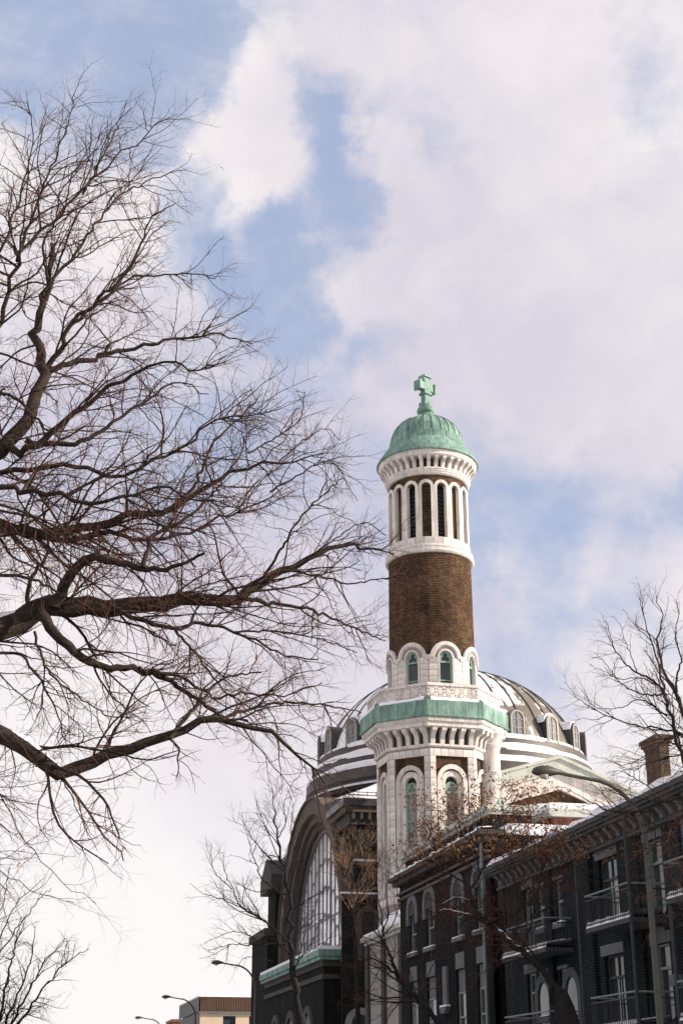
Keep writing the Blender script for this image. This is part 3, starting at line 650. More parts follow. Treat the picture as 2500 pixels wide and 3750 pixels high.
# ================================================================== church
AS, AR, ASP = 105.7, 10.7, 9.1                # arch of the street front: centre along the street, inner radius, springing
DT, DS = 33.1, 110.0                          # centre of the dome
def build_church():
    C0 = (DT, DS, 0)
    C = thing('church', 'large brick church with arched street front and broad snow-dusted dome', 'church', C0)
    def L3(t, s, z): return (t - DT, s - DS, z)
    FT = 20.5
    front = Fr(L3(FT, 0, 0), (0, 1), (-1, 0))           # a = s, d towards the street
    # ---- big arch of the street front: three stepped rings
    for (ri, ro, d0, d1, mat) in ((AR + 1.0, AR + 2.1, 0.0, -7.0, 'brown_stone'), (AR + .45, AR + 1.003, -.42, -1.5, 'brown_stone'), (AR, AR + .453, -.80, -1.6, 'dark_stone')):
        MB().arch(front, AS, ASP, ri, ro, 0, d0, d1, 56).build('arch_ring', mat, C, True)
    MB().arch(front, AS, ASP, AR + 2.1, AR + 2.28, ASP - 1, .16, -1.2, 56).build('arch_hood', 'brown_stone', C, True)
    # lead roof over the arch and snow on it
    m = MB(); m.arch(front, AS, ASP, AR + 2.12, AR + 2.3, ASP + 4, -1.25, -7.5, 48); m.build('vault_roof', 'roof_metal', C, True)
    # ---- great window
    win = MB(); GD = -1.25
    win.arch(front, AS, ASP, AR - .22, AR + .02, 5.5, GD + .14, GD - .05, 56)
    gw = win.build('window', 'lead_mullion', C)
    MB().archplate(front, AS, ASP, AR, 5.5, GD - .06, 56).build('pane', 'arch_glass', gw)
    nb = 15
    for i in range(1, nb):
        a = AS - AR + 2 * AR * i / nb; h = ASP + math.sqrt(max(0, AR ** 2 - (a - AS) ** 2)) - .1
        wd = .085 if i % 3 else .14
        MB().fbox(front, a - wd, a + wd, 5.5, h, GD - .05, GD + (.0 if i % 3 else .03)).build('mullion', 'lead_mullion', gw)
    for i in range(nb):                                   # small round heads that step up with the big arch
        ac = AS - AR + 2 * AR * (i + .5) / nb; lim = ASP + math.sqrt(max(0, AR ** 2 - (abs(ac - AS) + .7) ** 2))
        for q in range(5):
            sp = lim - 1.1 - q * 2.0
            if sp < 6.5: continue
            MB().arch(front, ac, sp, .645, .715, sp - .5, GD - .005, GD - .05, 10, 1.5).build('tracery_arch', 'lead_mullion', gw)
    for zz in (7.0, 9.0, 11.1, 13.3):
        half = math.sqrt(AR ** 2 - max(0, zz - ASP) ** 2) - .1
        MB().fbox(front, AS - half, AS + half, zz - .07, zz + .07, GD - .05, GD - .02).build('transom', 'lead_mullion', gw)
    # ---- corner blocks either side, their wide eaves
    NS = 92.6                                              # near wall that looks back along the street
    near = Fr(L3(0, NS, 0), (1, 0), (0, -1))               # a = t
    m = MB(); m.box(FT - DT + .5, 47 - DT, NS - DS, AS - AR - 1.9 - DS, 0, 18.2); m.box(FT - DT + .5, 47 - DT, AS + AR + 1.9 - DS, 121.5 - DS, 0, 17.0)
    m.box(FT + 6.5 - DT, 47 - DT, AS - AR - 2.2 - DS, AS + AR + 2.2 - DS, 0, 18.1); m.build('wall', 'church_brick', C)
    ev = MB(); ev.box(FT - DT - .35, 47 - DT, NS - DS - .75, AS - AR + 2.6 - DS, 19.15, 19.62); ev.build('eave_fascia', 'roof_metal', C)
    ev = MB(); ev.box(FT - DT - .15, 47 - DT, NS - DS - .55, AS - AR + 2.5 - DS, 18.75, 19.148); ev.build('soffit', 'soffit', C)
    ev = MB(); ev.box(FT - DT + .15, 47 - DT, NS - DS - .25, AS - AR + 1.5 - DS, 18.0, 18.748); ev.build('entablature', 'dark_stone', C)
    for q in range(9):                                     # brackets under the eave
        ev = MB(); ev.box(FT - DT + .3 + q * .55, FT - DT + .5 + q * .55, NS - DS - .5, NS - DS - .249, 18.3, 18.745); ev.build('bracket', 'dark_stone', C)
    # snowy hip roofs rising to the ring under the dome
    m = MB(); e = 19.64; n = 96; OU, MI, IN = [], [], []
    for i in range(n):
        g = 2 * PI * i / n; c, sn = math.cos(g), math.sin(g)
        k = min((13.4 if c < 0 else 13.9) / max(abs(c), 1e-6), (18.1 if sn < 0 else 14.0) / max(abs(sn), 1e-6))
        if c < 0 and abs(k * c) > 13.3 and AS - DS - AR - 1.0 < k * sn: k, ez = 11.75, 22.8
        else: ez = e
        OU.append((k * c, k * sn, ez)); IN.append((11.35 * c, 11.35 * sn, 23.15)); w = .5 + .04 * math.sin(7 * g)
        MI.append((OU[-1][0] * w + IN[-1][0] * (1 - w), OU[-1][1] * w + IN[-1][1] * (1 - w), ez * w + 23.15 * (1 - w) + (.12 * math.sin(9 * g + 1) if ez == e else 0)))
    m.loops(OU, MI, True); m.loops(MI, IN, True); m.build('roof', 'snow', C, True)
    # snow guards: rails along the eave
    for (t0, s0, t1, s1, zz) in ((20.6, 92.4, 24.5, 92.4, 19.75), (20.8, 92.9, 24.5, 92.9, 20.05), (20.5, 92.6, 20.5, 97.5, 19.8)):
        m = MB(); m.tube([L3(t0, s0, zz), L3(t1, s1, zz)], .03, 5); m.tube([L3(t0, s0, zz + .18), L3(t1, s1, zz + .18)], .03, 5)
        for q in range(7):
            f = q / 6; m.tube([L3(t0 + (t1 - t0) * f, s0 + (s1 - s0) * f, zz - .25), L3(t0 + (t1 - t0) * f, s0 + (s1 - s0) * f, zz + .25)], .025, 4)
        m.build('snow_guard', 'dark_metal', C)
    # dark bare ridge where the snow has slid off
    m = MB(); m.add([L3(20.6, 94.2, 19.72), L3(21.6, 92.6, 19.76), L3(22.9, 95.4, 21.0), L3(22.0, 96.0, 20.85)], [(0, 1, 2, 3)]); m.build('roof_sheet', 'roof_metal', C)
    # ---- street-side wall strip between arch and tower, with ledges, niche and low porch turret
    m = MB(); m.box(FT - DT - .3, 26 - DT, NS - DS - .12, NS - DS, 0, 13.2); m.build('lower_wall', 'church_brick', C)
    m = MB(); m.fbox(near, FT - .4, 26, 13.2, 13.5, -.1, .35); m.build('ledge', 'dark_stone', C)
    m = MB(); m.fbox(near, FT - .38, 26, 13.5, 13.62, -.1, .33); m.build('snow', 'snow', C)
    m = MB(); m.fbox(near, 21.0, 26, 15.4, 15.6, -.1, .3); m.build('ledge', 'dark_stone', C); m = MB(); m.fbox(near, 21.02, 26, 15.6, 15.74, -.1, .28); m.build('snow', 'snow', C)
    for a in (21.6, 22.5):
        MB().arch(near, a, 14.7, .2, .3, 13.65, .12, -.05, 8).build('blind_arch', 'dark_stone', C); MB().archplate(near, a, 14.7, .2, 13.65, .03, 8).build('blind_panel', 'dark_metal', C)
    m = MB(); m.arch(near, 21.9, 12.0, .42, .8, 9.4, .2, 0, 12); m.build('niche', 'brown_stone', C); MB().archplate(near, 21.9, 12.0, .43, 9.4, .145, 12).build('niche_back', 'dark_metal', C)
    # small round-headed side window low down
    m = MB(); m.arch(near, 21.35, 5.6, .55, .95, 0, .25, 0, 12); m.build('doorway_arch', 'base_stone', C); MB().archplate(near, 21.35, 5.6, .56, 0, .13, 12).build('door', 'dark_glass', C)
    # ---- porch in front of the arch
    PT = 19.45; pf = Fr(L3(PT, 0, 0), (0, 1), (-1, 0))
    m = MB(); m.box(PT - DT, FT - DT + .1, 94.6 - DS, 117.4 - DS, 0, 9.55); m.build('porch_wall', 'church_brick', C)
    m = MB(); m.box(PT - DT - .12, FT - DT + .05, 94.45 - DS, 117.5 - DS, 8.4, 8.7); m.box(PT - DT - .1, FT - DT + .05, 94.5 - DS, 117.5 - DS, 9.2, 9.56); m.build('porch_band', 'dark_stone', C)
    m = MB(); m.box(PT - DT - .34, FT - DT + .05, 94.2 - DS, 117.8 - DS, 9.565, 9.8); m.box(PT - DT - .45, FT - DT + .04, 94.1 - DS, 117.9 - DS, 9.8, 10.2); m.build('porch_cornice', 'patina', C)
    m = MB(); m.box(PT - DT - .40, FT - DT + .9, 94.2 - DS, 117.8 - DS, 10.2, 10.42); m.build('snow', 'snow', C)
    for k in range(3):
        ac = 99.5 + 6.3 * k; MB().arch(pf, ac, 5.0, 1.5, 2.0, 0, .18, 0, 16).build('portal_arch', 'dark_stone', C); MB().archplate(pf, ac, 5.0, 1.51, 0, .05, 16).build('door', 'dark_metal', C)
    # ---- far pier with a gabled stone cap, and the low wing beyond
    a = onT(1040, 3215, 20.2)[1]; b = onT(985, 3215, 20.2)[1]; z0 = onT(1005, 3215, 20.2)[2]; ap = onT(1018, 3150, 20.2)[2]
    pier = Fr(L3(20.2, 0, 0), (0, 1), (-1, 0))
    m = MB(); m.fbox(pier, 117.9, 121.5, 0, z0 - 1.0, -5, 0); m.build('pier', 'church_brick', C)
    m = MB(); m.prism(pier, [(117.6, z0 - 1.0), (123.0, z0 - 1.0), (123.0, z0 + .2), (120.3, z0 + 1.7), (117.6, z0 + .2)], -4.5, .45); m.build('pier_cap', 'dark_stone', C)
    z1 = onT(985, 3395, 19.6)[2]
    m = MB(); m.box(19.6 - DT, 30 - DT, 117.95 - DS, 125.8 - DS, 0, z1 - .6); m.build('low_wing', 'church_brick', C)
    m = MB(); m.box(19.35 - DT, 30 - DT, 117.9 - DS, 126.2 - DS, z1 - .6, z1); m.build('low_cornice', 'dark_stone', C)
    # ---- main dome and its stepped rings
    prof = []
    for i in range(30):
        g = PI / 2 * i / 29 * .93; prof.append((10.75 * math.cos(g), 24.4 + 9.3 * math.sin(g)))
    prof.append((.4, 33.72)); prof = [p for p in prof if p[1] > 25.6]
    dome = MB().lathe(prof, 120).build('dome', 'dome_sheet', C, True)
    MB().lathe([(.01, 34.9), (.5, 34.8), (.7, 34.3), (.9, 33.6)], 20).build('dome_cap', 'patina', dome, True)
    vw = math.atan2(-DS, -DT)
    for k in range(40):
        g = vw + R_(4.5) + 2 * PI * k / 40
        MB().tube([(math.cos(g) * (r + .02), math.sin(g) * (r + .02), z + .02) for r, z in prof[::2]], .065, 5).build('seam', 'roof_metal', dome)
    MB().lathe([(9.6, 26.3), (10.85, 26.15), (10.92, 25.6), (10.85, 25.5), (10.85, 25.2), (11.3, 25.15), (11.37, 24.6), (11.3, 24.5), (11.3, 24.25), (11.7, 24.2), (11.78, 23.3), (11.5, 23.2), (11.3, 22.6)], 120).build('dome_rings', 'ring_metal', C, True)
    for (r0, r1, z0, hh) in ((9.8, 10.86, 26.16, .30), (10.80, 11.32, 25.15, .40), (11.25, 11.74, 24.2, .36)):
        m = MB(); n = 150; ph = [random.uniform(0, 6.28) for _ in range(4)]
        I, J, K2, E2 = [], [], [], []
        for i in range(n):
            g = 2 * PI * i / n; w = .5 + .5 * (.5 * math.sin(5 * g + ph[0]) + .3 * math.sin(11 * g + ph[1]) + .2 * math.sin(23 * g + ph[2]))
            th = hh * (.75 + .5 * w); ro = r1 - .12 + .16 * w; c, s = math.cos(g), math.sin(g)
            I.append((r0 * c, r0 * s, z0 + th + .10)); J.append(((r0 * .4 + ro * .6) * c, (r0 * .4 + ro * .6) * s, z0 + th)); K2.append((ro * c, ro * s, z0 + th * .55)); E2.append(((ro + .02) * c, (ro + .02) * s, z0 - .06 - .10 * w))
        m.loops(I, J, True); m.loops(J, K2, True); m.loops(K2, E2, True); m.build('snow', 'snow', C, True)
    # dormers, each with arched cheeks, frame and pane
    fr = Fr((10.80, 0, 0), (0, 1), (1, 0))
    db = MB(); db.arch(fr, 0, 27.62, .54, .69, 26.15, .03, -2.2, 14); bodym = db.mesh('dormer'); bodym.materials.append(MAT['roof_metal'])
    df = MB(); df.arch(fr, 0, 27.62, .48, .60, 26.2, .06, -.1, 14); framem = df.mesh('frame'); framem.materials.append(MAT['dormer_frame'])
    dm = MB(); dm.fbox(fr, -.025, .025, 26.2, 28.08, -.03, .04); dm.fbox(fr, -.47, .47, 26.85, 26.89, -.03, .035); dm.fbox(fr, -.47, .47, 27.5, 27.54, -.03, .035); barm = dm.mesh('glazing_bar'); barm.materials.append(MAT['dormer_frame'])
    dp = MB(); dp.archplate(fr, 0, 27.62, .50, 26.2, -.02, 14); panem = dp.mesh('pane'); panem.materials.append(MAT['sky_glass'])
    sm = MB(); sm.arch(fr, 0, 27.66, .65, .80, 27.85, -.12, -1.9, 10); snm = sm.mesh('snow'); snm.materials.append(MAT['snow'])
    for k in range(20):
        g = vw + R_(9.7 + 18 * k)
        d = put('dormer', bodym, C, None, (0, 0, g))
        for nm, me in (('frame', framem), ('glazing_bar', barm), ('pane', panem)): put(nm, me, d)
        if k % 3 != 1: put('snow', snm, d)
    # ---- cross arm with a low copper gable looking back along the street
    GS = 91.6; gf = Fr(L3(0, GS, 0), (1, 0), (0, -1))
    p0, p1, p2 = onS(1800, 2829, GS), onS(2037, 2772, GS), onS(2330, 2906, GS)
    tl, zl, ta, za, tr, zr = p0[0] - 1.2, p0[2] - .45, p1[0], p1[2], p2[0], p2[2]
    def band(o0, o1, d0, d1, nm, mat, ext=0.0):
        m = MB(); m.prism(gf, [(tl, zl - o0), (ta, za - o0), (tr, zr - o0), (tr, zr - o1), (ta, za - o1), (tl, zl - o1)], d0, d1); return m.build(nm, mat, C)
    band(0, .22, -9, .60, 'gable_verge', 'patina_pale'); band(.223, .95, -.2, .46, 'gable_verge', 'patina_pale'); band(.953, 1.1, -.2, .36, 'gable_moulding', 'limestone_trim'); band(1.103, 2.1, -.2, .15, 'gable_fascia', 'limestone_trim'); band(2.103, 2.28, -.2, .28, 'gable_moulding', 'limestone_trim')
    m = MB(); m.prism(gf, [(tl, 12), (tr, 12), (tr, zr - 2.28), (ta, za - 2.28), (tl, zl - 2.28)], -8, 0); m.build('gable_wall', 'tower_brick_flat', C)
    # lower aisle in front of it under snow
    AS2 = 85.5; af = Fr(L3(0, AS2, 0), (1, 0), (0, -1))
    q0, q1, q2 = onS(1800, 2965, AS2), onS(2000, 2975, AS2), onS(2180, 2985, AS2)
    zg = q0[2]
    m = MB(); m.box(27.6 - DT, 44 - DT, AS2 - DS, GS - DS, 0, zg - .18); m.build('aisle_wall', 'tower_brick_flat', C)
    m = MB(); m.box(27.4 - DT, 44.3 - DT, AS2 - DS - .35, AS2 - DS + .3, zg - .18, zg); m.build('aisle_gutter', 'patina_pale', C)
    m = MB(); n = 26
    A = [L3(27.5 + 16.6 * i / n, AS2 - .2, zg + .05 + .06 * math.sin(i * 1.3)) for i in range(n + 1)]
    B = [L3(27.5 + 16.6 * i / n, AS2 + 1.2, zg + .5 + .35 * max(0, 1 - abs(i / n - .48) * 2.4) + .10 * math.sin(i * .9 + 1)) for i in range(n + 1)]
    D = [L3(27.5 + 16.6 * i / n, GS - .02, zg + .95 + .9 * max(0, 1 - abs(i / n - .48) * 2.4) + .1 * math.sin(i * 1.9)) for i in range(n + 1)]
    m.loops(A, B); m.loops(B, D); m.build('snow_roof', 'snow', C, True)
build_church()

# ================================================================== helpers for the houses along the street
def sash_window(parent, fr, a0, a1, b0, b1, rec, frame='white_paint', pane='dark_glass', sill=True, lintel=None, meeting=.5, mull=True, snow=True):
    m = MB(); t = .07
    m.fbox(fr, a0, a0 + t, b0, b1, -rec - .02, -rec + .08); m.fbox(fr, a1 - t, a1, b0, b1, -rec - .02, -rec + .08)
    m.fbox(fr, a0 + t, a1 - t, b0, b0 + t, -rec - .02, -rec + .078); m.fbox(fr, a0 + t, a1 - t, b1 - t, b1, -rec - .02, -rec + .078)
    bm_ = b0 + (b1 - b0) * meeting
    m.fbox(fr, a0 + t, a1 - t, bm_ - .04, bm_ + .04, -rec - .02, -rec + .074)
    w = m.build('window', frame, parent)
    MB().fquad(fr, a0 + .01, a1 - .01, b0 + .01, bm_, -rec + .0).build('pane', pane, w); MB().fquad(fr, a0 + .01, a1 - .01, bm_, b1 - .01, -rec + .02).build('pane', pane, w)
    if mull:
        am = (a0 + a1) / 2; MB().fbox(fr, am - .022, am + .022, b0 + t, b1 - t, -rec + .021, -rec + .06).build('glazing_bar', frame, w)
    if sill:
        MB().fbox(fr, a0 - .15, a1 + .15, b0 - .16, b0 - .003, -rec, .14).build('sill', 'grey_stone', w)
        if snow: MB().fbox(fr, a0 - .1, a1 + .1, b0 - .002, b0 + .05, -rec + .08, .12).build('snow', 'snow', w)
    if lintel: MB().fbox(fr, a0 - .16, a1 + .16, b1 + .003, b1 + lintel, -.05, .05).build('lintel', 'grey_stone', w)
    return w

# ================================================================== presbytery
def build_presbytery():
    t0, s0, s1, zt = 18.0, 55.0, 69.2, 11.2
    P = thing('presbytery', 'dark brown brick house with tall narrow windows between flats and bell tower', 'house', (t0, s0, 0))
    fr = Fr((0, -s0, 0), (0, 1), (-1, 0))                # a = s, d towards the street
    cols = [(onT(1500, 3500, t0)[1], onT(1526, 3500, t0)[1]), (onT(1561, 3500, t0)[1], onT(1592, 3500, t0)[1]), (onT(1668, 3500, t0)[1], onT(1700, 3500, t0)[1]), (onT(1745, 3500, t0)[1], onT(1780, 3500, t0)[1])]
    cols = [(min(c), max(c)) for c in cols]
    zb = [onT(1513, 3705, t0)[2], onT(1577, 3690, t0)[2], onT(1684, 3662, t0)[2], onT(1762, 3650, t0)[2]]
    zm = [onT(1513, 3550, t0)[2], onT(1577, 3520, t0)[2], onT(1684, 3500, t0)[2], onT(1762, 3480, t0)[2]]
    holes = []
    for i, (a, b) in enumerate(cols):
        holes.append((a, b, 3.55, 6.35)); holes.append((a, b, 7.6, 9.35))
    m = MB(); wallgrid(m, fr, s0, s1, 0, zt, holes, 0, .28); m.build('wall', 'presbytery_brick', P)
    m = MB(); m.box(.30, 12, .0, s1 - s0, 0, zt - .02); m.build('inner_wall', 'presbytery_brick', P)
    for i, (a, b) in enumerate(cols):
        sash_window(P, fr, a, b, 3.55, 5.45, .16, 'white_paint', 'sky_glass' if i < 2 else 'dark_glass', True, None, .48, False)
        # stone panel over each lower window, and an arched stone head over each upper one
        MB().fbox(fr, a, b, 5.46, 6.34, -.2, -.10).build('spandrel_panel', 'grey_stone', P)
        MB().fbox(fr, a, b, 6.36, 7.0, -.05, .03).build('spandrel_panel', 'grey_stone', P)
        c, r = (a + b) / 2, (b - a) / 2
        sash_window(P, fr, a, b, 7.6, 9.34, .2, 'white_paint', 'dark_glass', True, None, .5, False)
        MB().arch(fr, c, 9.36, r * .98, r + .34, 8.9, .07, -.05, 14).build('arched_head', 'grey_stone', P)
        MB().archplate(fr, c, 9.36, r, 9.3, .03, 12).build('arch_panel', 'dark_stone', P)
    # slim stone niche between the two pairs
    c = (cols[1][0] + cols[2][1]) / 2 - .1
    m = MB(); m.fbox(fr, c - .3, c + .3, 5.0, 6.6, -.02, .10); m.prism(fr, [(c - .5, 4.95), (c + .5, 4.95), (c + .3, 4.7), (c - .3, 4.7)], -.02, .22); m.build('stone_niche', 'grey_stone', P)
    m = MB(); m.fbox(fr, c - .5, c + .5, 4.96, 5.03, -.02, .2); m.build('snow', 'snow', P)
    # string courses and cornice with snow
    m = MB(); m.fbox(fr, s0 - .1, s1 + .1, 10.2, 10.32, -.05, .12); m.fbox(fr, s0 - .1, s1 + .1, 10.45, 10.55, -.05, .17); m.build('string_course', 'brown_stone', P)
    m = MB(); m.fbox(fr, s0 - .3, s1 + .3, zt - .3, zt - .1, -.3, .3); m.fbox(fr, s0 - .4, s1 + .4, zt - .1, zt + .1, -.6, .5); m.build('cornice', 'dark_stone', P)
    def snow_ridge(x0, x1, z, dep0, dep1, nm='snow'):
        m = MB(); n = 40; A, B, D, E = [], [], [], []
        for i in range(n + 1):
            a = x0 + (x1 - x0) * i / n; h = .10 + .14 * abs(math.sin(i * .9) * math.sin(i * .37 + 1)); e = .05 * math.sin(i * 1.7)
            A.append(fr.pt(a, z - .02, dep1 + .02 + e)); B.append(fr.pt(a, z + h * .7, dep1 - .03 + e)); D.append(fr.pt(a, z + h, (dep0 + dep1) / 2)); E.append(fr.pt(a, z, dep0))
        m.loops(A, B); m.loops(B, D); m.loops(D, E); return m.build(nm, 'snow', P, True)
    snow_ridge(s0 - .35, s1 + .3, zt + .1, -.6, .46)
    # mansard set back behind the cornice with metal coping
    m = MB(); m.fbox(fr, s0 + 2.6, s1 + 2.6, zt, 12.45, -2.8, -1.0); m.build('attic', 'presbytery_brick', P)
    m = MB(); m.fbox(fr, s0 + 2.5, s1 + 2.7, 12.455, 12.62, -2.9, -.85); m.fbox(fr, s0 + 2.4, s1 + 2.8, 12.62, 12.85, -3.0, -.72); m.build('coping', 'patina_pale', P)
    # near side wall and the sunny red-brick back range
    q = onS(2022, 2963, 58.0)
    m = MB(); m.box(q[0] - t0, q[0] - t0 + 7.0, 3.0, 8.0, 0, q[2] - .35); m.build('rear_range', 'red_brick', P)
    m = MB(); m.box(q[0] - t0 - .3, q[0] - t0 + 7.2, 2.7, 8.2, q[2] - .35, q[2]); m.build('rear_cornice', 'patina_pale', P)
    m = MB(); m.box(q[0] - t0 - .2, q[0] - t0 + 7.1, 2.8, 8.1, q[2], q[2] + .25); m.build('snow', 'snow', P)
    m = MB(); m.box(.9, 11.9, .05, 2.6, zt, zt + .45); m.build('roof_snow', 'snow', P)
    m = MB(); m.tube([(-.25, .25, 0), (-.25, .25, 10.9)], .07, 8); m.build('downpipe', 'white_paint', P)
build_presbytery()

# ================================================================== block of flats on the right
def build_flats():
    t0, s0, s1, zt = 18.0, 31.0, 53.6, 9.2
    B = thing('flats', 'dark brick block of flats with bracketed cornice and iron balconies at right', 'building', (t0, s0, 0))
    fr = Fr((0, -s0, 0), (0, 1), (-1, 0))
    doors = [(42.35, 43.85), (39.0, 40.1), (33.2, 34.6), (50.2, 51.2)]
    narrow = [(47.15, 47.8), (49.0, 49.6)]
    holes = []
    for lv in (0, 1, 2):
        z0 = .35 + 2.95 * lv
        for a, b in doors: holes.append((a, b, z0 + .05, z0 + 2.25))
        for a, b in (narrow if lv else narrow[:1]): holes.append((a, b, z0 + .7, z0 + 2.15))
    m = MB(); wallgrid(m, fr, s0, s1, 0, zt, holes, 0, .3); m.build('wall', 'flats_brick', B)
    m = MB(); m.box(.32, 13, .02, s1 - s0 - .02, 0, zt - .01); m.build('inner_wall', 'flats_brick', B)
    m = MB(); m.box(.0, 13, s1 - s0 - .02, s1 - s0, 0, zt); m.box(0, 13, 0, .02, 0, zt); m.build('side_wall', 'flats_brick', B)
    for lv in (0, 1, 2):
        z0 = .35 + 2.95 * lv
        for i, (a, b) in enumerate(doors):
            w = sash_window(B, fr, a + .002, b - .002, z0 + .05, z0 + 2.25, .2, 'white_paint' if i != 0 else 'cornice_paint', 'dark_glass', False, .32, .70, i != 1)
            c = (a + b) / 2
            if lv == 2 and i == 0: MB().fquad(fr, a + .1, a + .1 + (b - a) * .42, z0 + .2, z0 + 2.15, -.19).build('curtain', 'curtain', w)
            if i == 1 and lv: MB().arch(fr, c, z0 + 2.3, .02, .55, z0 + 2.26, .06, -.02, 10, .8).build('head_panel', 'grey_stone', w)
        for a, b in (narrow if lv else narrow[:1]):
            sash_window(B, fr, a + .002, b - .002, z0 + .7, z0 + 2.15, .15, 'white_paint', 'dark_glass', True, .12, .5, False)
    # shallow bay: brick pilasters and recessed strips that break the long wall
    for a0, a1, d in ((44.35, 45.4, .14), (40.6, 41.9, .10), (37.5, 38.5, .16), (48.1, 48.6, .14)):
        MB().fbox(fr, a0, a1, 0, zt - .42, .003, d).build('pilaster', 'flats_brick', B)
    # cornice: frieze, brackets, projecting gutter, snow
    m = MB(); m.fbox(fr, s0 - .1, s1 + .05, 8.78, 8.88, -.02, .20); m.fbox(fr, s0 - .1, s1 + .05, 8.881, 9.25, -.02, .12); m.build('frieze', 'cornice_paint', B)
    fc = MB(); f0 = Fr((0, 0, 0), (0, 1), (-1, 0)); pr = [(.10, 8.9), (.22, 8.92), (.26, 9.05), (.38, 9.16), (.46, 9.26), (.10, 9.26)]
    A = [f0.pt(-.11, b, d) for d, b in pr]; C = [f0.pt(.11, b, d) for d, b in pr]; fc.loops(A, C, True); o = len(fc.v); fc.v += A + C; n = len(pr)
    fc.f.append(tuple(range(o, o + n))); fc.f.append(tuple(range(o + 2 * n - 1, o + n - 1, -1))); me = fc.mesh('bracket'); me.materials.append(MAT['grey_stone'])
    for i in range(35): put('bracket', me, B, (0, .3 + .64 * i, 0))
    m = MB(); m.fbox(fr, s0 - .2, s1 + .1, 9.262, 9.36, -.2, .56); m.fbox(fr, s0 - .2, s1 + .1, 9.36, 9.46, -.2, .66); m.fbox(fr, s0 - .2, s1 + .1, 9.46, 9.62, -.3, .72); m.build('cornice', 'cornice_paint', B)
    m = MB(); n = 60; P0, P1, P2, P3 = [], [], [], []
    for i in range(n + 1):
        a = s0 - .2 + (s1 - s0 + .3) * i / n; h = .16 + .10 * math.sin(i * .8) * math.sin(i * .31 + 2); e = .04 * math.sin(i * 1.3)
        P0.append(fr.pt(a, 9.60, .70 + e)); P1.append(fr.pt(a, 9.62 + h, .62 + e)); P2.append(fr.pt(a, 9.75 + h, .1)); P3.append(fr.pt(a, 9.7, -13))
    m.loops(P0, P1); m.loops(P1, P2); m.loops(P2, P3); m.build('roof_snow', 'snow', B, True)
    # chimney
    c0, c1 = onS(2403, 2690, 41), onS(2447, 2690, 41); cz = c0[2]
    x0, x1 = c0[0] - t0, c1[0] - t0
    m = MB(); m.box(x0 + .04, x1 - .04, 41 - s0, 42.1 - s0, 9.4, cz - .34); ch = m.build('chimney', 'chimney_brick', B)
    for q, (e, za, zb2) in enumerate(((.0, cz - .338, cz - .24), (-.06, cz - .24, cz - .12), (-.10, cz - .12, cz))):
        m = MB(); m.box(x0 + e, x1 - e, 41 - s0 + e, 42.1 - s0 - e, za, zb2); m.build('chimney_cap', 'chimney_brick', ch)
    # balconies
    def balcony(a0, a1, zf, dep, slabmat='cornice_paint'):
        m = MB(); m.fbox(fr, a0, a1, zf - .14, zf, .01, dep); bl = m.build('balcony', slabmat, B)
        m = MB(); n = 18; A, D, E = [], [], []
        for i in range(n + 1):
            a = a0 + (a1 - a0) * i / n; h = .10 + .10 * abs(math.sin(i * .7 + a0)); A.append(fr.pt(a, zf - .02, dep - .01)); D.append(fr.pt(a, zf + h, dep - .08)); E.append(fr.pt(a, zf + h * 1.8, .03))
        m.loops(A, D); m.loops(D, E); m.build('snow', 'snow', bl, True)
        for zz, r in ((zf + .95, .028), (zf + .80, .02), (zf + .10, .02)):
            MB().tube([fr.pt(a0 + .03, zz, .02), fr.pt(a0 + .03, zz, dep - .04), fr.pt(a1 - .03, zz, dep - .04), fr.pt(a1 - .03, zz, .02)], r, 6).build('rail', 'white_paint' if zz > zf + .9 else 'dark_metal', bl)
        for i in range(int((a1 - a0) / .13) + 1):
            a = a0 + .03 + (a1 - a0 - .06) * i / int((a1 - a0) / .13); MB().tube([fr.pt(a, zf, dep - .04), fr.pt(a, zf + .8, dep - .04)], .011, 4, False).build('baluster', 'dark_metal', bl)
        for e in (a0 + .03, a1 - .03):
            for i in range(1, 8): MB().tube([fr.pt(e, zf, dep * i / 8), fr.pt(e, zf + .8, dep * i / 8)], .011, 4, False).build('baluster', 'dark_metal', bl)
        return bl
    for zf in (6.2, 3.25): balcony(38.9, 42.25, zf, 1.2)
    balcony(34.0, 36.2, 6.35, 1.3); balcony(33.4, 36.0, 3.3, 1.3)
    for zf in (6.05, 3.1): balcony(46.4, 51.0, zf, 1.0)
    # posts that carry the balconies, drainpipes, meter box
    for a, d, zz in ((38.95, 1.12, 9.2), (36.15, 1.2, 6.3), (42.2, 1.1, 3.2)):
        MB().tube([fr.pt(a, 0, d), fr.pt(a, zz, d)], .06, 8).build('post', 'cornice_paint', B)
    MB().fbox(fr, 36.2, 37.45, 7.55, 8.76, .003, .09).build('blue_panel', 'blue_paint', B)
    MB().tube([fr.pt(45.55, 0, .1), fr.pt(45.55, 9.1, .1)], .06, 8).build('downpipe', 'dark_metal', B)
    m = MB(); m.fbox(fr, 38.0, 38.35, 4.3, 4.6, .16, .4); m.build('meter_box', 'grey_stone', B)
    # round-headed ground-floor openings, partly behind the trees
    for a in (49.4, 46.7):
        MB().arch(fr, a, 4.6, .55, .85, 3.2, .08, -.02, 12).build('arched_head', 'cornice_paint', B); MB().archplate(fr, a, 4.6, .56, 3.2, .03, 12).build('arch_panel', 'dark_glass', B)
build_flats()

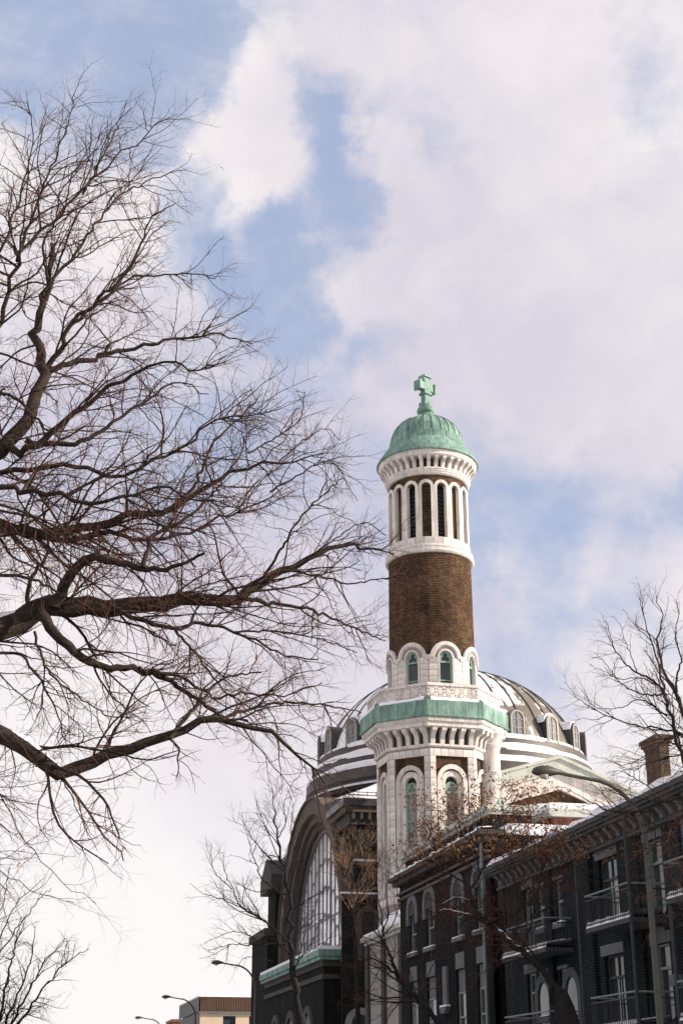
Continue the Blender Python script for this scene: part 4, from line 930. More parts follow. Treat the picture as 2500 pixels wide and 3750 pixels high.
# ================================================================== far buildings
def build_far():
    S = 200.0; c = onS(735, 3650, S); r = onS(1010, 3664, S); zt = c[2]; t0 = c[0]
    F = thing('office_block', 'far tan block with dark corrugated top band at the end of the street', 'building', (t0, S, 0))
    w = 16; fr = Fr((0, 0, 0), (1, 0), (0, -1)); sd = Fr((0, 0, 0), (0, 1), (-1, 0)); zb = zt - 1.85
    wins = [(x, x + 1.7, zb - 2.5 - 3.2 * k, zb - .55 - 3.2 * k) for x in (3.1, 6.6, 10.1, 13) for k in range(3)]
    m = MB(); wallgrid(m, fr, 0, w, 0, zb, wins, 0, .3); m.build('wall', 'tan_wall', F)
    m = MB(); m.fquad(sd, 0, 24, 0, zb, 0); m.build('side_wall', 'far_shade', F)  # side turned from the sun: its shade is painted as a dark wall
    m = MB(); m.box(.35, w, .35, 24, 0, zt - .1); m.build('inner_wall', 'far_shade', F)
    for h in wins: MB().fquad(fr, *h, -.25).build('window', 'dark_glass', F)
    n = 70; zz = []; 
    for i in range(n * 2 + 1): zz.append((w * i / (n * 2), .12 if i % 2 else .32))
    m = MB(); m.loops([fr.pt(a, zb, d) for a, d in zz], [fr.pt(a, zt, d) for a, d in zz]); m.build('corrugated_band', 'cladding', F)
    m = MB(); m.fquad(sd, -.3, 24, zb, zt, .2); m.build('side_band', 'far_shade', F)  # same painted shade on the band's street side
    m = MB(); m.box(-.25, w, -.35, 24, zt, zt + .18); m.build('roof_snow', 'snow', F)
    m = MB(); m.fbox(fr, -.2, w, zb - .25, zb - .003, -.1, .4); m.build('band_trim', 'grey_stone', F)
    # small brick house further on
    p = onS(636, 3732, 260.0); q = onS(672, 3732, 260.0)
    H = thing('brick_house', 'small far orange brick house just left of the tan block', 'house', (p[0], 260, 0))
    m = MB(); m.box(0, q[0] - p[0] + 6, 0, 10, 0, p[2] - .4); m.build('wall', 'red_brick', H)
    m = MB(); m.box(-.3, q[0] - p[0] + 6, -.3, 10.2, p[2] - .4, p[2]); m.build('cornice', 'cladding', H)
build_far()

# ================================================================== street lamps
def build_lamps():
    T = 12.1
    spots = [((1985, 2830), 'nearest cobra-head street lamp in front of the copper gable at right'), ((790, 3527), 'curved street lamp over the tan block, tallest of the three at lower left'),
             ((605, 3652), 'middle of three receding street lamps at lower left, left of tan block'), ((505, 3728), 'farthest and lowest street lamp at bottom left edge of the houses')]
    HZ = 8.9
    for (px, py), lab in spots:
        p = onT(px, py, T); s = p[1]; k = p[2] / HZ
        z = p[2]
        L = thing('street_lamp', lab, 'street lamp', (T + 2.55, s, 0), 'street lamps along the street')
        pts = [(0, 0, z - 1.6)]
        for i in range(1, 9):
            g = PI / 2 * i / 8; pts.append((-1.35 * (1 - math.cos(g)), 0, z - 1.6 + 1.5 * math.sin(g)))
        pts += [(-1.9, 0, z - .02), (-2.15, 0, z + .02)]
        MB().tube([(0, 0, 0), (0, 0, 1.0), (0, 0, z - 1.58)], [.11, .095, .07], 10).build('pole', 'lamp_metal', L, True)
        MB().tube(pts, [.07] * 4 + [.055] * 4 + [.045] * 3, 8).build('arm', 'lamp_metal', L, True)
        m = MB(); m.tube([(-2.05, 0, z + .03), (-2.2, 0, z + .04), (-2.36, 0, z + .05), (-2.55, 0, z + .05), (-2.72, 0, z + .03), (-2.82, 0, z)], [.045, .08, .125, .14, .105, .03], 12)
        h = m.build('head', 'lamp_metal', L, True)
        mm = MB(); mm.lathe([(.115, z - .05), (.105, z - .10), (.07, z - .14), (.001, z - .155)], 14, 0, 2 * PI, -2.52, 0); mm.build('lens', 'lamp_lens', h, True)
        MB().lathe([(.2, 0), (.2, .35), (.13, .5)], 12).build('base', 'lamp_metal', L)
build_lamps()

# ================================================================== trees
def nrm(a): return a / np.maximum(np.linalg.norm(a, axis=-1, keepdims=True), 1e-9)
def catmull(pts, K):
    P = np.array(pts, float); n = len(P); Pe = np.vstack([2 * P[0] - P[1], P, 2 * P[-1] - P[-2]])
    seg = np.linalg.norm(np.diff(P[:, :3], axis=0), axis=1); cum = np.r_[0, np.cumsum(seg)]; out = []
    for u in np.linspace(0, cum[-1], K):
        i = min(np.searchsorted(cum, u, 'right') - 1, n - 2); f = (u - cum[i]) / max(seg[i], 1e-9)
        a, b, c, d = Pe[i], Pe[i + 1], Pe[i + 2], Pe[i + 3]
        out.append(.5 * ((2 * b) + (c - a) * f + (2 * a - 5 * b + 4 * c - d) * f * f + (3 * b - a - 3 * c + d) * f ** 3))
    return np.array(out)
def tubes(P, Rr, sides):
    """P (N,K,3), Rr (N,K) -> verts, quads of N tapering tubes"""
    N, K, _ = P.shape
    tg = np.empty_like(P); tg[:, 1:-1] = P[:, 2:] - P[:, :-2]; tg[:, 0] = P[:, 1] - P[:, 0]; tg[:, -1] = P[:, -1] - P[:, -2]; tg = nrm(tg)
    ov = nrm(P[:, -1] - P[:, 0] + 1e-6); ref = np.where(np.abs(ov[:, 2:3]) < .8, np.array([[0, 0, 1.]]), np.array([[1., 0, 0]]))[:, None, :]
    u = nrm(np.cross(tg, np.broadcast_to(ref, tg.shape))); w = np.cross(tg, u)
    g = np.arange(sides) * 2 * PI / sides
    V = P[:, :, None, :] + Rr[:, :, None, None] * (u[:, :, None, :] * np.cos(g)[None, None, :, None] + w[:, :, None, :] * np.sin(g)[None, None, :, None])
    idx = np.arange(N * K * sides).reshape(N, K, sides); a = idx[:, :-1]; b = idx[:, 1:]
    Q = np.stack([a, np.roll(a, -1, 2), np.roll(b, -1, 2), b], -1).reshape(-1, 4)
    return V.reshape(-1, 3), Q
def fast_mesh(name, parts, mat, smooth=True):
    Vs, Qs, o = [], [], 0
    for V, Q in parts: Vs.append(V); Qs.append(Q + o); o += len(V)
    V = np.vstack(Vs).astype(np.float32); Q = np.vstack(Qs).astype(np.int32)
    me = bpy.data.meshes.new(name); me.vertices.add(len(V)); me.vertices.foreach_set('co', V.ravel())
    me.loops.add(Q.size); me.loops.foreach_set('vertex_index', Q.ravel()); me.polygons.add(len(Q)); me.polygons.foreach_set('loop_start', np.arange(0, Q.size, Q.shape[1], dtype=np.int32))
    if smooth: me.polygons.foreach_set('use_smooth', np.ones(len(Q), bool))
    me.update(calc_edges=True); me.validate(); me.materials.append(MAT[mat]); return me
def sprout(P, Rr, count, umin, umax, ang, length, rad, K, wig, trop, taper=.25, lenpow=.6):
    """children of every branch in P; count may be an array"""
    N, Kp, _ = P.shape
    cnt = np.broadcast_to(np.asarray(count), (N,)).astype(int); par = np.repeat(np.arange(N), cnt); M = len(par)
    if M == 0: return np.zeros((0, K, 3)), np.zeros((0, K))
    u = umin + (umax - umin) * rng.random(M) ** .85; x = u * (Kp - 1); i = np.minimum(x.astype(int), Kp - 2); f = (x - i)[:, None]
    st = P[par, i] * (1 - f) + P[par, i + 1] * f; tg = nrm(P[par, i + 1] - P[par, i]); pr = Rr[par, i] * (1 - f[:, 0]) + Rr[par, i + 1] * f[:, 0]
    rv = nrm(rng.normal(size=(M, 3))); pp = nrm(rv - tg * np.sum(rv * tg, -1, keepdims=True))
    an = np.radians(ang[0] + (ang[1] - ang[0]) * rng.random(M))[:, None]; d = nrm(tg * np.cos(an) + pp * np.sin(an))
    plen = np.linalg.norm(np.diff(P, axis=1), axis=2).sum(1)[par]
    L = length * (0.45 + .9 * rng.random(M)) * (1 - .55 * u) * np.clip(plen / np.maximum(plen.mean(), 1e-6), .5, 1.6) ** lenpow
    out = np.empty((M, K, 3)); out[:, 0] = st
    for k in range(1, K):
        d = nrm(d + wig * rng.normal(size=(M, 3)) + np.asarray(trop) / K); out[:, k] = out[:, k - 1] + d * (L / (K - 1))[:, None]
    r0 = np.minimum(pr * .72, rad * (.7 + .6 * rng.random(M)) * np.clip(L / length, .5, 1.5))
    R2 = r0[:, None] * (1 - (1 - taper) * np.linspace(0, 1, K))[None, :]
    return out, R2
def px_branch(pts, w0, w1, K, scale=1.5944, jitter=.0):
    """pts: (x, y, distance) on the photograph's 1568-wide view; widths in the same pixels"""
    Wp = [tuple(onY(x * scale, y * scale, dd)) for x, y, dd in pts]; C = catmull(Wp, K)
    dm = np.linspace(pts[0][2], pts[-1][2], K) * 1.05; w = w0 + (w1 - w0) * np.linspace(0, 1, K) ** .8
    if jitter:
        seg = np.linalg.norm(C[-1] - C[0]) / K; C[1:-1] += rng.normal(size=(K - 2, 3)) * seg * jitter
    return C, w * scale * dm / F_PX / 2 * .79
def leaf_mesh(mat):
    me = bpy.data.meshes.new('leaf'); v = [(0, 0, 0), (.25, .05, .3), (.12, -.06, .55), (.3, .1, .8), (0, 0, 1.1), (-.3, .08, .75), (-.14, -.05, .5), (-.27, .06, .28), (0, -.09, .5)]
    me.from_pydata(v, [], [(0, 1, 8), (1, 2, 8), (2, 3, 8), (3, 4, 8), (4, 5, 8), (5, 6, 8), (6, 7, 8), (7, 0, 8)]); me.update(); me.materials.append(MAT[mat]); return me
def leaf_cloud(P, n, size, zmin=-9):
    """n bent leaves hanging from random twig points -> verts, tris"""
    P = P[P[:, -1, 2] > zmin]; N, K, _ = P.shape; i = rng.integers(0, N, n); k = rng.integers(K // 2, K, n); o = P[i, k]
    a = nrm(rng.normal(size=(n, 3)) + np.array([0, 0, -.9])); b = nrm(np.cross(a, rng.normal(size=(n, 3)))); c = np.cross(a, b); s = (size * (.5 + rng.random(n)))[:, None]
    V = np.stack([o, o + (a * .45 + b * .42 + c * .12) * s, o + a * s, o + (a * .5 - b * .42 + c * .15) * s], 1)
    idx = np.arange(n * 4).reshape(n, 4); return V.reshape(-1, 3), idx
def make_tree(name, label, base, limbs, levels, trunk=None, bark='bark', twigmat='twig', group=None, leaves=0, leafsize=.05, foliage=0, leafz=-9, foliagemat='russet_leaf', snow=(), extra=None, fuzz=None):
    """limbs: list of (pts, w0, w1[, density]); levels: dicts for sprout()"""
    T = bpy.data.objects.new(name, None); COL.objects.link(T); T.location = base; T.empty_display_size = .5; tag(T, label, 'tree', group)
    off = np.array(base)
    if trunk is not None:
        pts, r0, r1 = trunk; C = catmull(pts, 16); rr = r0 + (r1 - r0) * np.linspace(0, 1, 16); V, Q = tubes(C[None] - off, rr[None], 14)
        put('trunk', fast_mesh('trunk', [(V, Q)], bark), T)
    K0 = 28; Ps, Rs, dens = [], [], []
    for l in limbs:
        C, rr = px_branch(l[0], l[1], l[2], K0, jitter=.17); Ps.append(C); Rs.append(rr); dens.append(l[3] if len(l) > 3 else 1.0)
        V, Q = tubes((C - off)[None], rr[None], 9); put('limb', fast_mesh('limb', [(V, Q)], bark), T)
    for si in snow:
        li, k0, k1 = si; C, rr = Ps[li][k0:k1], Rs[li][k0:k1]; n = k1 - k0; f = np.sin(np.linspace(.2, PI - .2, n))
        up = np.array([0, 0, 1.]); V, Q = tubes((C + up * (rr * .72)[:, None] - off)[None], ((rr * .62 + .008) * (.45 + .55 * f))[None], 8); put('snow', fast_mesh('snow', [(V, Q)], 'snow'), T)
    P = np.array(Ps); Rr = np.array(Rs); ln = np.linalg.norm(np.diff(P, axis=1), axis=2).sum(1); parts = []; last = P
    allp = []
    for li, lv in enumerate(levels):
        if li == 0: cnt = np.maximum(1, (ln * lv['per_m'] * np.array(dens)).astype(int))
        else:
            l2 = np.linalg.norm(np.diff(P, axis=1), axis=2).sum(1); x = l2 * lv['per_m']; cnt = np.floor(x + rng.random(len(x))).astype(int)
        P, Rr = sprout(P, Rr, cnt, lv.get('umin', .12), lv.get('umax', 1.0), lv['ang'], lv['len'], lv['rad'], lv['K'], lv['wig'], lv['trop'], lv.get('taper', .3))
        parts.append((P, Rr, lv['sides'])); last = P
    groups = [('branches', parts[:1], bark), ('twigs', parts[1:], twigmat)]
    for nm, pl, mt in groups:
        if pl: tag(put(nm, fast_mesh(nm, [tubes(p - off, r, sd_) for p, r, sd_ in pl if len(p)], mt), T), kind='stuff')
    if leaves:
        lm = leaf_mesh('dead_leaf')
        N, K, _ = last.shape
        for _ in range(leaves):
            q = last[rng.integers(0, N), -1] - off; s = leafsize * random.uniform(.7, 1.4)
            put('leaf', lm, T, q, (random.uniform(2.2, 4), random.uniform(-.6, .6), random.uniform(0, 6.28)), (s, s, s))
    if foliage:
        V, Q = leaf_cloud(last, foliage, leafsize, leafz); tag(put('foliage', fast_mesh('foliage', [(V - off, Q)], foliagemat, False), T), kind='stuff')
    return T

def left_tree():
    D = 15.0
    def L(*p, d=0, dd=0):
        n = len(p); return [(x, y, D + d + dd * i / max(1, n - 1)) for i, (x, y) in enumerate(p)]
    limbs = [
        (L((-120, 1640), (-30, 1668), (55, 1705), (92, 1738), (118, 1764), (135, 1775), (152, 1769), (200, 1752), (290, 1720), (390, 1697), (445, 1662), (505, 1655), (570, 1664), (620, 1682), (662, 1716), (700, 1762), (745, 1800), d=-.8, dd=.6), 62, 4, .7),
        (L((500, 1655), (570, 1630), (660, 1615), (750, 1620), (830, 1638), d=-.3, dd=.6), 11, 3),
        (L((390, 1697), (425, 1650), (470, 1600), (520, 1556), (600, 1545), d=-.6, dd=.5), 15, 4),
        (L((-120, 1490), (0, 1442), (60, 1412), (130, 1392), (250, 1388), (370, 1376), (470, 1380), (545, 1370), (605, 1330), (680, 1300), (760, 1262), (830, 1250), (905, 1272), d=0, dd=1.2), 82, 3),
        (L((545, 1372), (620, 1385), (700, 1398), (765, 1420), (840, 1455), (885, 1472), d=.5, dd=.8), 15, 3),
        (L((600, 1333), (640, 1270), (680, 1205), (725, 1150), (790, 1098), d=.6, dd=-.8), 10, 3),
        (L((650, 1310), (730, 1322), (800, 1340), (870, 1330), (945, 1318), d=.7, dd=.5), 8, 2.5),
        (L((90, 1405), (140, 1470), (200, 1512), (260, 1535), (320, 1537), (380, 1562), (440, 1605), (500, 1642), (570, 1655), d=-.3, dd=.7), 34, 6),
        (L((320, 1535), (370, 1545), (430, 1560), (490, 1600), (560, 1592), (640, 1600), (740, 1568), d=-.1, dd=.6), 12, 3),
        (L((250, 1388), (330, 1430), (400, 1442), (460, 1430), (540, 1452), (640, 1498), (730, 1515), d=.2, dd=.6), 17, 3.5),
        (L((400, 1440), (440, 1490), (490, 1555), (530, 1600), (610, 1640), d=.3, dd=.2), 9, 3),
        (L((125, 1395), (155, 1335), (200, 1283), (260, 1292), (330, 1306), (400, 1302), (470, 1270), d=.1, dd=-.4), 40, 8),
        (L((330, 1305), (352, 1232), (420, 1195), (490, 1130), (545, 1060), (575, 985), d=-.2, dd=.6), 15, 3),
        (L((-120, 1200), (0, 1208), (60, 1216), (125, 1222), (200, 1212), (260, 1188), (340, 1180), (420, 1152), (480, 1110), (545, 1080), (640, 1062), (745, 1040), d=.5, dd=.8), 42, 3),
        (L((0, 1218), (120, 1240), (260, 1232), (330, 1242), (420, 1228), (485, 1200), (560, 1165), (650, 1120), d=.9, dd=.8), 26, 3),
        (L((420, 1150), (460, 1090), (490, 1020), (540, 970), (600, 905), d=.6, dd=.5), 11, 3),
        (L((-120, 1130), (-20, 1050), (10, 1022), (52, 985), (78, 930), (98, 868), (92, 815), (80, 770), (95, 705), (112, 640), (120, 560), d=-.2, dd=.9), 56, 12),
        (L((98, 865), (150, 835), (210, 826), (270, 806), (340, 790), (420, 778), (500, 768), (580, 790), d=.3, dd=.6), 22, 3),
        (L((105, 850), (140, 800), (165, 745), (225, 690), (275, 645), (315, 580), (350, 500), (400, 470), d=.3, dd=-.6), 20, 3),
        (L((160, 750), (235, 690), (300, 640), (380, 632), (440, 628), (495, 640), d=.2, dd=.4), 12, 3),
        (L((95, 705), (140, 622), (195, 560), (230, 500), (290, 440), (340, 415), (428, 390), d=.5, dd=.5), 14, 2.5),
        (L((-20, 780), (20, 660), (60, 570), (130, 500), (190, 445), (250, 372), (300, 332), (392, 270), d=.9, dd=.6), 20, 2.5),
        (L((40, 600), (80, 480), (112, 400), (150, 305), (172, 215), d=1.0, dd=.2), 12, 2.5),
        (L((-20, 600), (30, 500), (60, 400), (75, 300), (62, 230), d=.4, dd=-.2), 12, 2.5),
        (L((190, 445), (240, 350), (270, 290), (290, 232), d=1.2, dd=.2), 8, 2),
        (L((110, 640), (100, 560), (150, 480), (160, 420), (210, 330), d=.2, dd=-.6), 10, 2.5),
        (L((10, 1022), (70, 1030), (160, 962), (230, 905), (300, 862), (380, 830), (450, 850), (520, 830), d=-.1, dd=-.6), 26, 3),
        (L((60, 1010), (160, 1020), (240, 985), (320, 930), (400, 880), (480, 905), d=.1, dd=.6), 20, 3),
        (L((-60, 1090), (60, 1085), (160, 1062), (260, 1090), (360, 1060), (440, 1010), (520, 960), (640, 940), d=.9, dd=.3), 24, 3),
        (L((-60, 1120), (80, 1130), (180, 1150), (280, 1140), (370, 1120), (470, 1150), (560, 1160), d=-.3, dd=-.3), 22, 3),
        (L((-60, 1330), (40, 1322), (110, 1345), (150, 1372), d=-.6, dd=.3), 16, 6),
        (L((-60, 900), (20, 905), (80, 960), (140, 1010), d=-.4, dd=.3), 18, 5),
        (L((60, 1412), (70, 1330), (110, 1270), (100, 1160), (150, 1100), d=.9, dd=.2), 16, 3),
        (L((-60, 1520), (40, 1500), (90, 1560), (130, 1640), (150, 1700), d=-.5, dd=.2), 14, 3),
        (L((80, 1450), (110, 1540), (180, 1600), (240, 1640), (300, 1650), d=-.6, dd=.1), 9, 2.5),
        (L((570, 1040), (640, 1000), (690, 960), (700, 900), d=.4, dd=.5), 6, 2.5),
        (L((640, 1062), (700, 1010), (750, 985), (780, 1010), d=.9, dd=.4), 5, 2),
        (L((620, 1130), (690, 1090), (760, 1060), (820, 1150), d=1.4, dd=.2), 6, 2),
        (L((700, 1290), (780, 1230), (840, 1200), (885, 1230), d=.8, dd=.3), 6, 2),
        (L((540, 1452), (640, 1450), (740, 1470), (820, 1500), d=.5, dd=.3), 7, 2.5),
        (L((-60, 1790), (10, 1830), (60, 1930), (130, 2010), (220, 2075), d=-1.6, dd=.2), 6, 1.5, .7),
        (L((-60, 1990), (40, 2030), (120, 2065), (170, 2072), d=-1.8, dd=.1), 5, 1.5, .6),
        (L((135, 1775), (165, 1830), (190, 1880), (250, 1905), (290, 1950), d=-.8, dd=.1), 4, 1.5, .8),
    ]
    levels = [dict(per_m=8.2, ang=(25, 70), len=1.3, rad=.0135, K=12, wig=.15, trop=(.20, 0, -.02), sides=5, umin=.06),
              dict(per_m=7.8, ang=(28, 68), len=.56, rad=.0064, K=7, wig=.19, trop=(.12, 0, 0), sides=4, umin=.08),
              dict(per_m=8, ang=(30, 70), len=.24, rad=.0034, K=4, wig=.22, trop=(.05, 0, 0), sides=3, umin=.12, taper=.55)]
    k = 1.5944; TX = -185                                  # the trunk stands just outside the frame; limbs that enter from the left start in it
    for i, l in enumerate(limbs):
        x0, y0, d0 = l[0][0]
        if x0 <= 0: limbs[i] = ([(TX + 5, y0 + (70 if x0 > -100 else 25), D - .1)] + l[0], l[1] * 1.18) + tuple(l[2:])
    foot = onY(TX * k, 2300 * k, D - .1); base = (foot.x - .15, foot.y, 0)
    trunk = ([base, (foot.x - .05, foot.y, 1.8), tuple(foot), tuple(onY(TX * k, 1750 * k, D - .1)), tuple(onY((TX + 4) * k, 1300 * k, D - .1)), tuple(onY(TX * k, 950 * k, D + .1)), tuple(onY((TX + 20) * k, 600 * k, D + .4)), tuple(onY((TX + 45) * k, 330 * k, D + .8))], .40, .02)
    make_tree('maple_tree', 'big bare leafless tree filling the left side with dark spreading limbs', base, limbs, levels, trunk, leaves=34, leafsize=.05, snow=((0, 3, 8), (0, 8, 12), (3, 2, 6), (7, 8, 11)))
left_tree()

def right_tree():
    D = 27.0; o = (1900, 2100); k = .4252
    def L(*p, d=0, dd=0):
        n = len(p); return [((o[0] + x * k) / 1.5944, (o[1] + y * k) / 1.5944, D + d + dd * i / max(1, n - 1)) for i, (x, y) in enumerate(p)]
    c = k / 1.5944
    limbs = [
        (L((1520, 1900), (1411, 1620), (1330, 1400), (1292, 1200), (1245, 1000), (1210, 760), (1135, 560), (1085, 400), (1040, 215)), 62 * c, 6 * c),
        (L((1520, 1500), (1411, 1240), (1360, 1080), (1275, 890), (1220, 760), (1190, 560), (1240, 380), (1180, 190), d=.4), 70 * c, 6 * c),
        (L((1270, 1050), (1185, 950), (1010, 852), (880, 745), (800, 600), (760, 460), (715, 375), d=-.3), 30 * c, 5 * c),
        (L((1010, 852), (960, 700), (900, 560), (870, 450), (800, 360), d=-.1), 12 * c, 4 * c),
        (L((1560, 1420), (1411, 1385), (1190, 1332), (1010, 1312), (745, 1222), (620, 1142), (500, 1085), (385, 930), d=-.5, dd=.4), 34 * c, 4 * c),
        (L((745, 1222), (650, 1260), (560, 1250), (440, 1270), d=-.3), 9 * c, 3 * c),
        (L((1250, 1040), (1100, 1045), (980, 1010), (860, 930), (740, 770), (640, 680), d=.5), 22 * c, 4 * c),
        (L((1270, 1230), (1050, 1090), (900, 1150), (760, 1165), (620, 1160), d=.3), 20 * c, 4 * c),
        (L((1180, 960), (1040, 900), (880, 910), (760, 860), (600, 780), d=.6), 14 * c, 4 * c),
        (L((1380, 1120), (1340, 960), (1390, 760), (1340, 560), (1370, 330), (1330, 220), d=.2), 30 * c, 5 * c),
        (L((1411, 1560), (1220, 1605), (1030, 1662), (962, 1812), (885, 1880), (700, 1840), d=-.7, dd=.3), 26 * c, 4 * c),
        (L((1340, 1410), (1240, 1450), (1100, 1560), (900, 1650), (760, 1600), (620, 1570), d=-.6), 14 * c, 4 * c),
        (L((1640, 1960), (1411, 1930), (1185, 1972), (1085, 2040), (920, 2055), (785, 2050), (660, 1990), (530, 1922), (420, 1862), (330, 1835), d=-1.2, dd=.4), 68 * c, 4 * c),
        (L((1185, 1972), (1140, 1860), (1000, 1770), (860, 1700), (740, 1720), d=-1.0), 18 * c, 4 * c),
        (L((920, 2055), (840, 2000), (720, 1900), (620, 1800), (560, 1740), d=-1.0), 12 * c, 3 * c),
        (L((1411, 2160), (1250, 2180), (1120, 2180), (980, 2110), (860, 2120), d=-1.2), 20 * c, 4 * c),
        (L((1085, 2040), (1130, 2130), (1080, 2280), (1100, 2420), d=-1.3), 14 * c, 5 * c),
        (L((1160, 2000), (1170, 2200), (1150, 2360), (1020, 2480), (900, 2560), d=-1.1), 16 * c, 4 * c),
        (L((1411, 1700), (1300, 1770), (1220, 1850), (1090, 1790), d=-.9), 14 * c, 4 * c),
        (L((1411, 2330), (1270, 2390), (1150, 2500), (1060, 2640), d=-1.3), 16 * c, 4 * c),
        (L((1500, 2600), (1380, 2500), (1250, 2560), (1120, 2620), (980, 2700), d=-1.4), 16 * c, 4 * c),
        (L((1500, 2300), (1300, 2300), (1100, 2360), (900, 2330), (720, 2400), (560, 2380), d=-1.2), 16 * c, 4 * c),
        (L((1500, 2760), (1330, 2700), (1180, 2760), (1000, 2840), (800, 2860), d=-1.3), 16 * c, 4 * c),
        (L((1170, 2200), (1000, 2260), (860, 2300), (700, 2270), (520, 2230), d=-1.0), 12 * c, 3 * c),
        (L((1500, 2980), (1340, 2920), (1240, 2960), (1120, 3060), d=-1.4), 14 * c, 4 * c),
    ]
    def trunk_x(py): return float(np.interp(py, [2500, 2700, 3000, 3300, 3700], [2540, 2600, 2640, 2680, 2690]))
    for i, l in enumerate(limbs):
        x0, y0, d0 = l[0][0]
        if x0 * 1.5944 > 2495: yy = y0 * 1.5944 + 45; limbs[i] = ([(trunk_x(yy) / 1.5944, yy / 1.5944, D)] + l[0],) + tuple(l[1:])
    levels = [dict(per_m=5.6, ang=(25, 60), len=.98, rad=.013, K=9, wig=.13, trop=(-.12, 0, .10), sides=5),
              dict(per_m=6.5, ang=(25, 60), len=.52, rad=.0065, K=6, wig=.16, trop=(-.08, 0, .08), sides=4),
              dict(per_m=7, ang=(28, 62), len=.30, rad=.004, K=4, wig=.18, trop=(0, 0, .05), sides=3, taper=.5)]
    p = onY(2680, 3300, D - .2); base = (p.x + .1, p.y, 0)
    trunk = ([base, (p.x, p.y, 3), tuple(onY(2640, 3000, D - .2)), tuple(onY(2600, 2700, D)), tuple(onY(2540, 2500, D + .3))], .30, .11)
    make_tree('street_tree', 'bare tree at right edge in front of chimney, fine upswept twigs', base, limbs, levels, trunk, bark='far_bark', group='bare street trees')
right_tree()

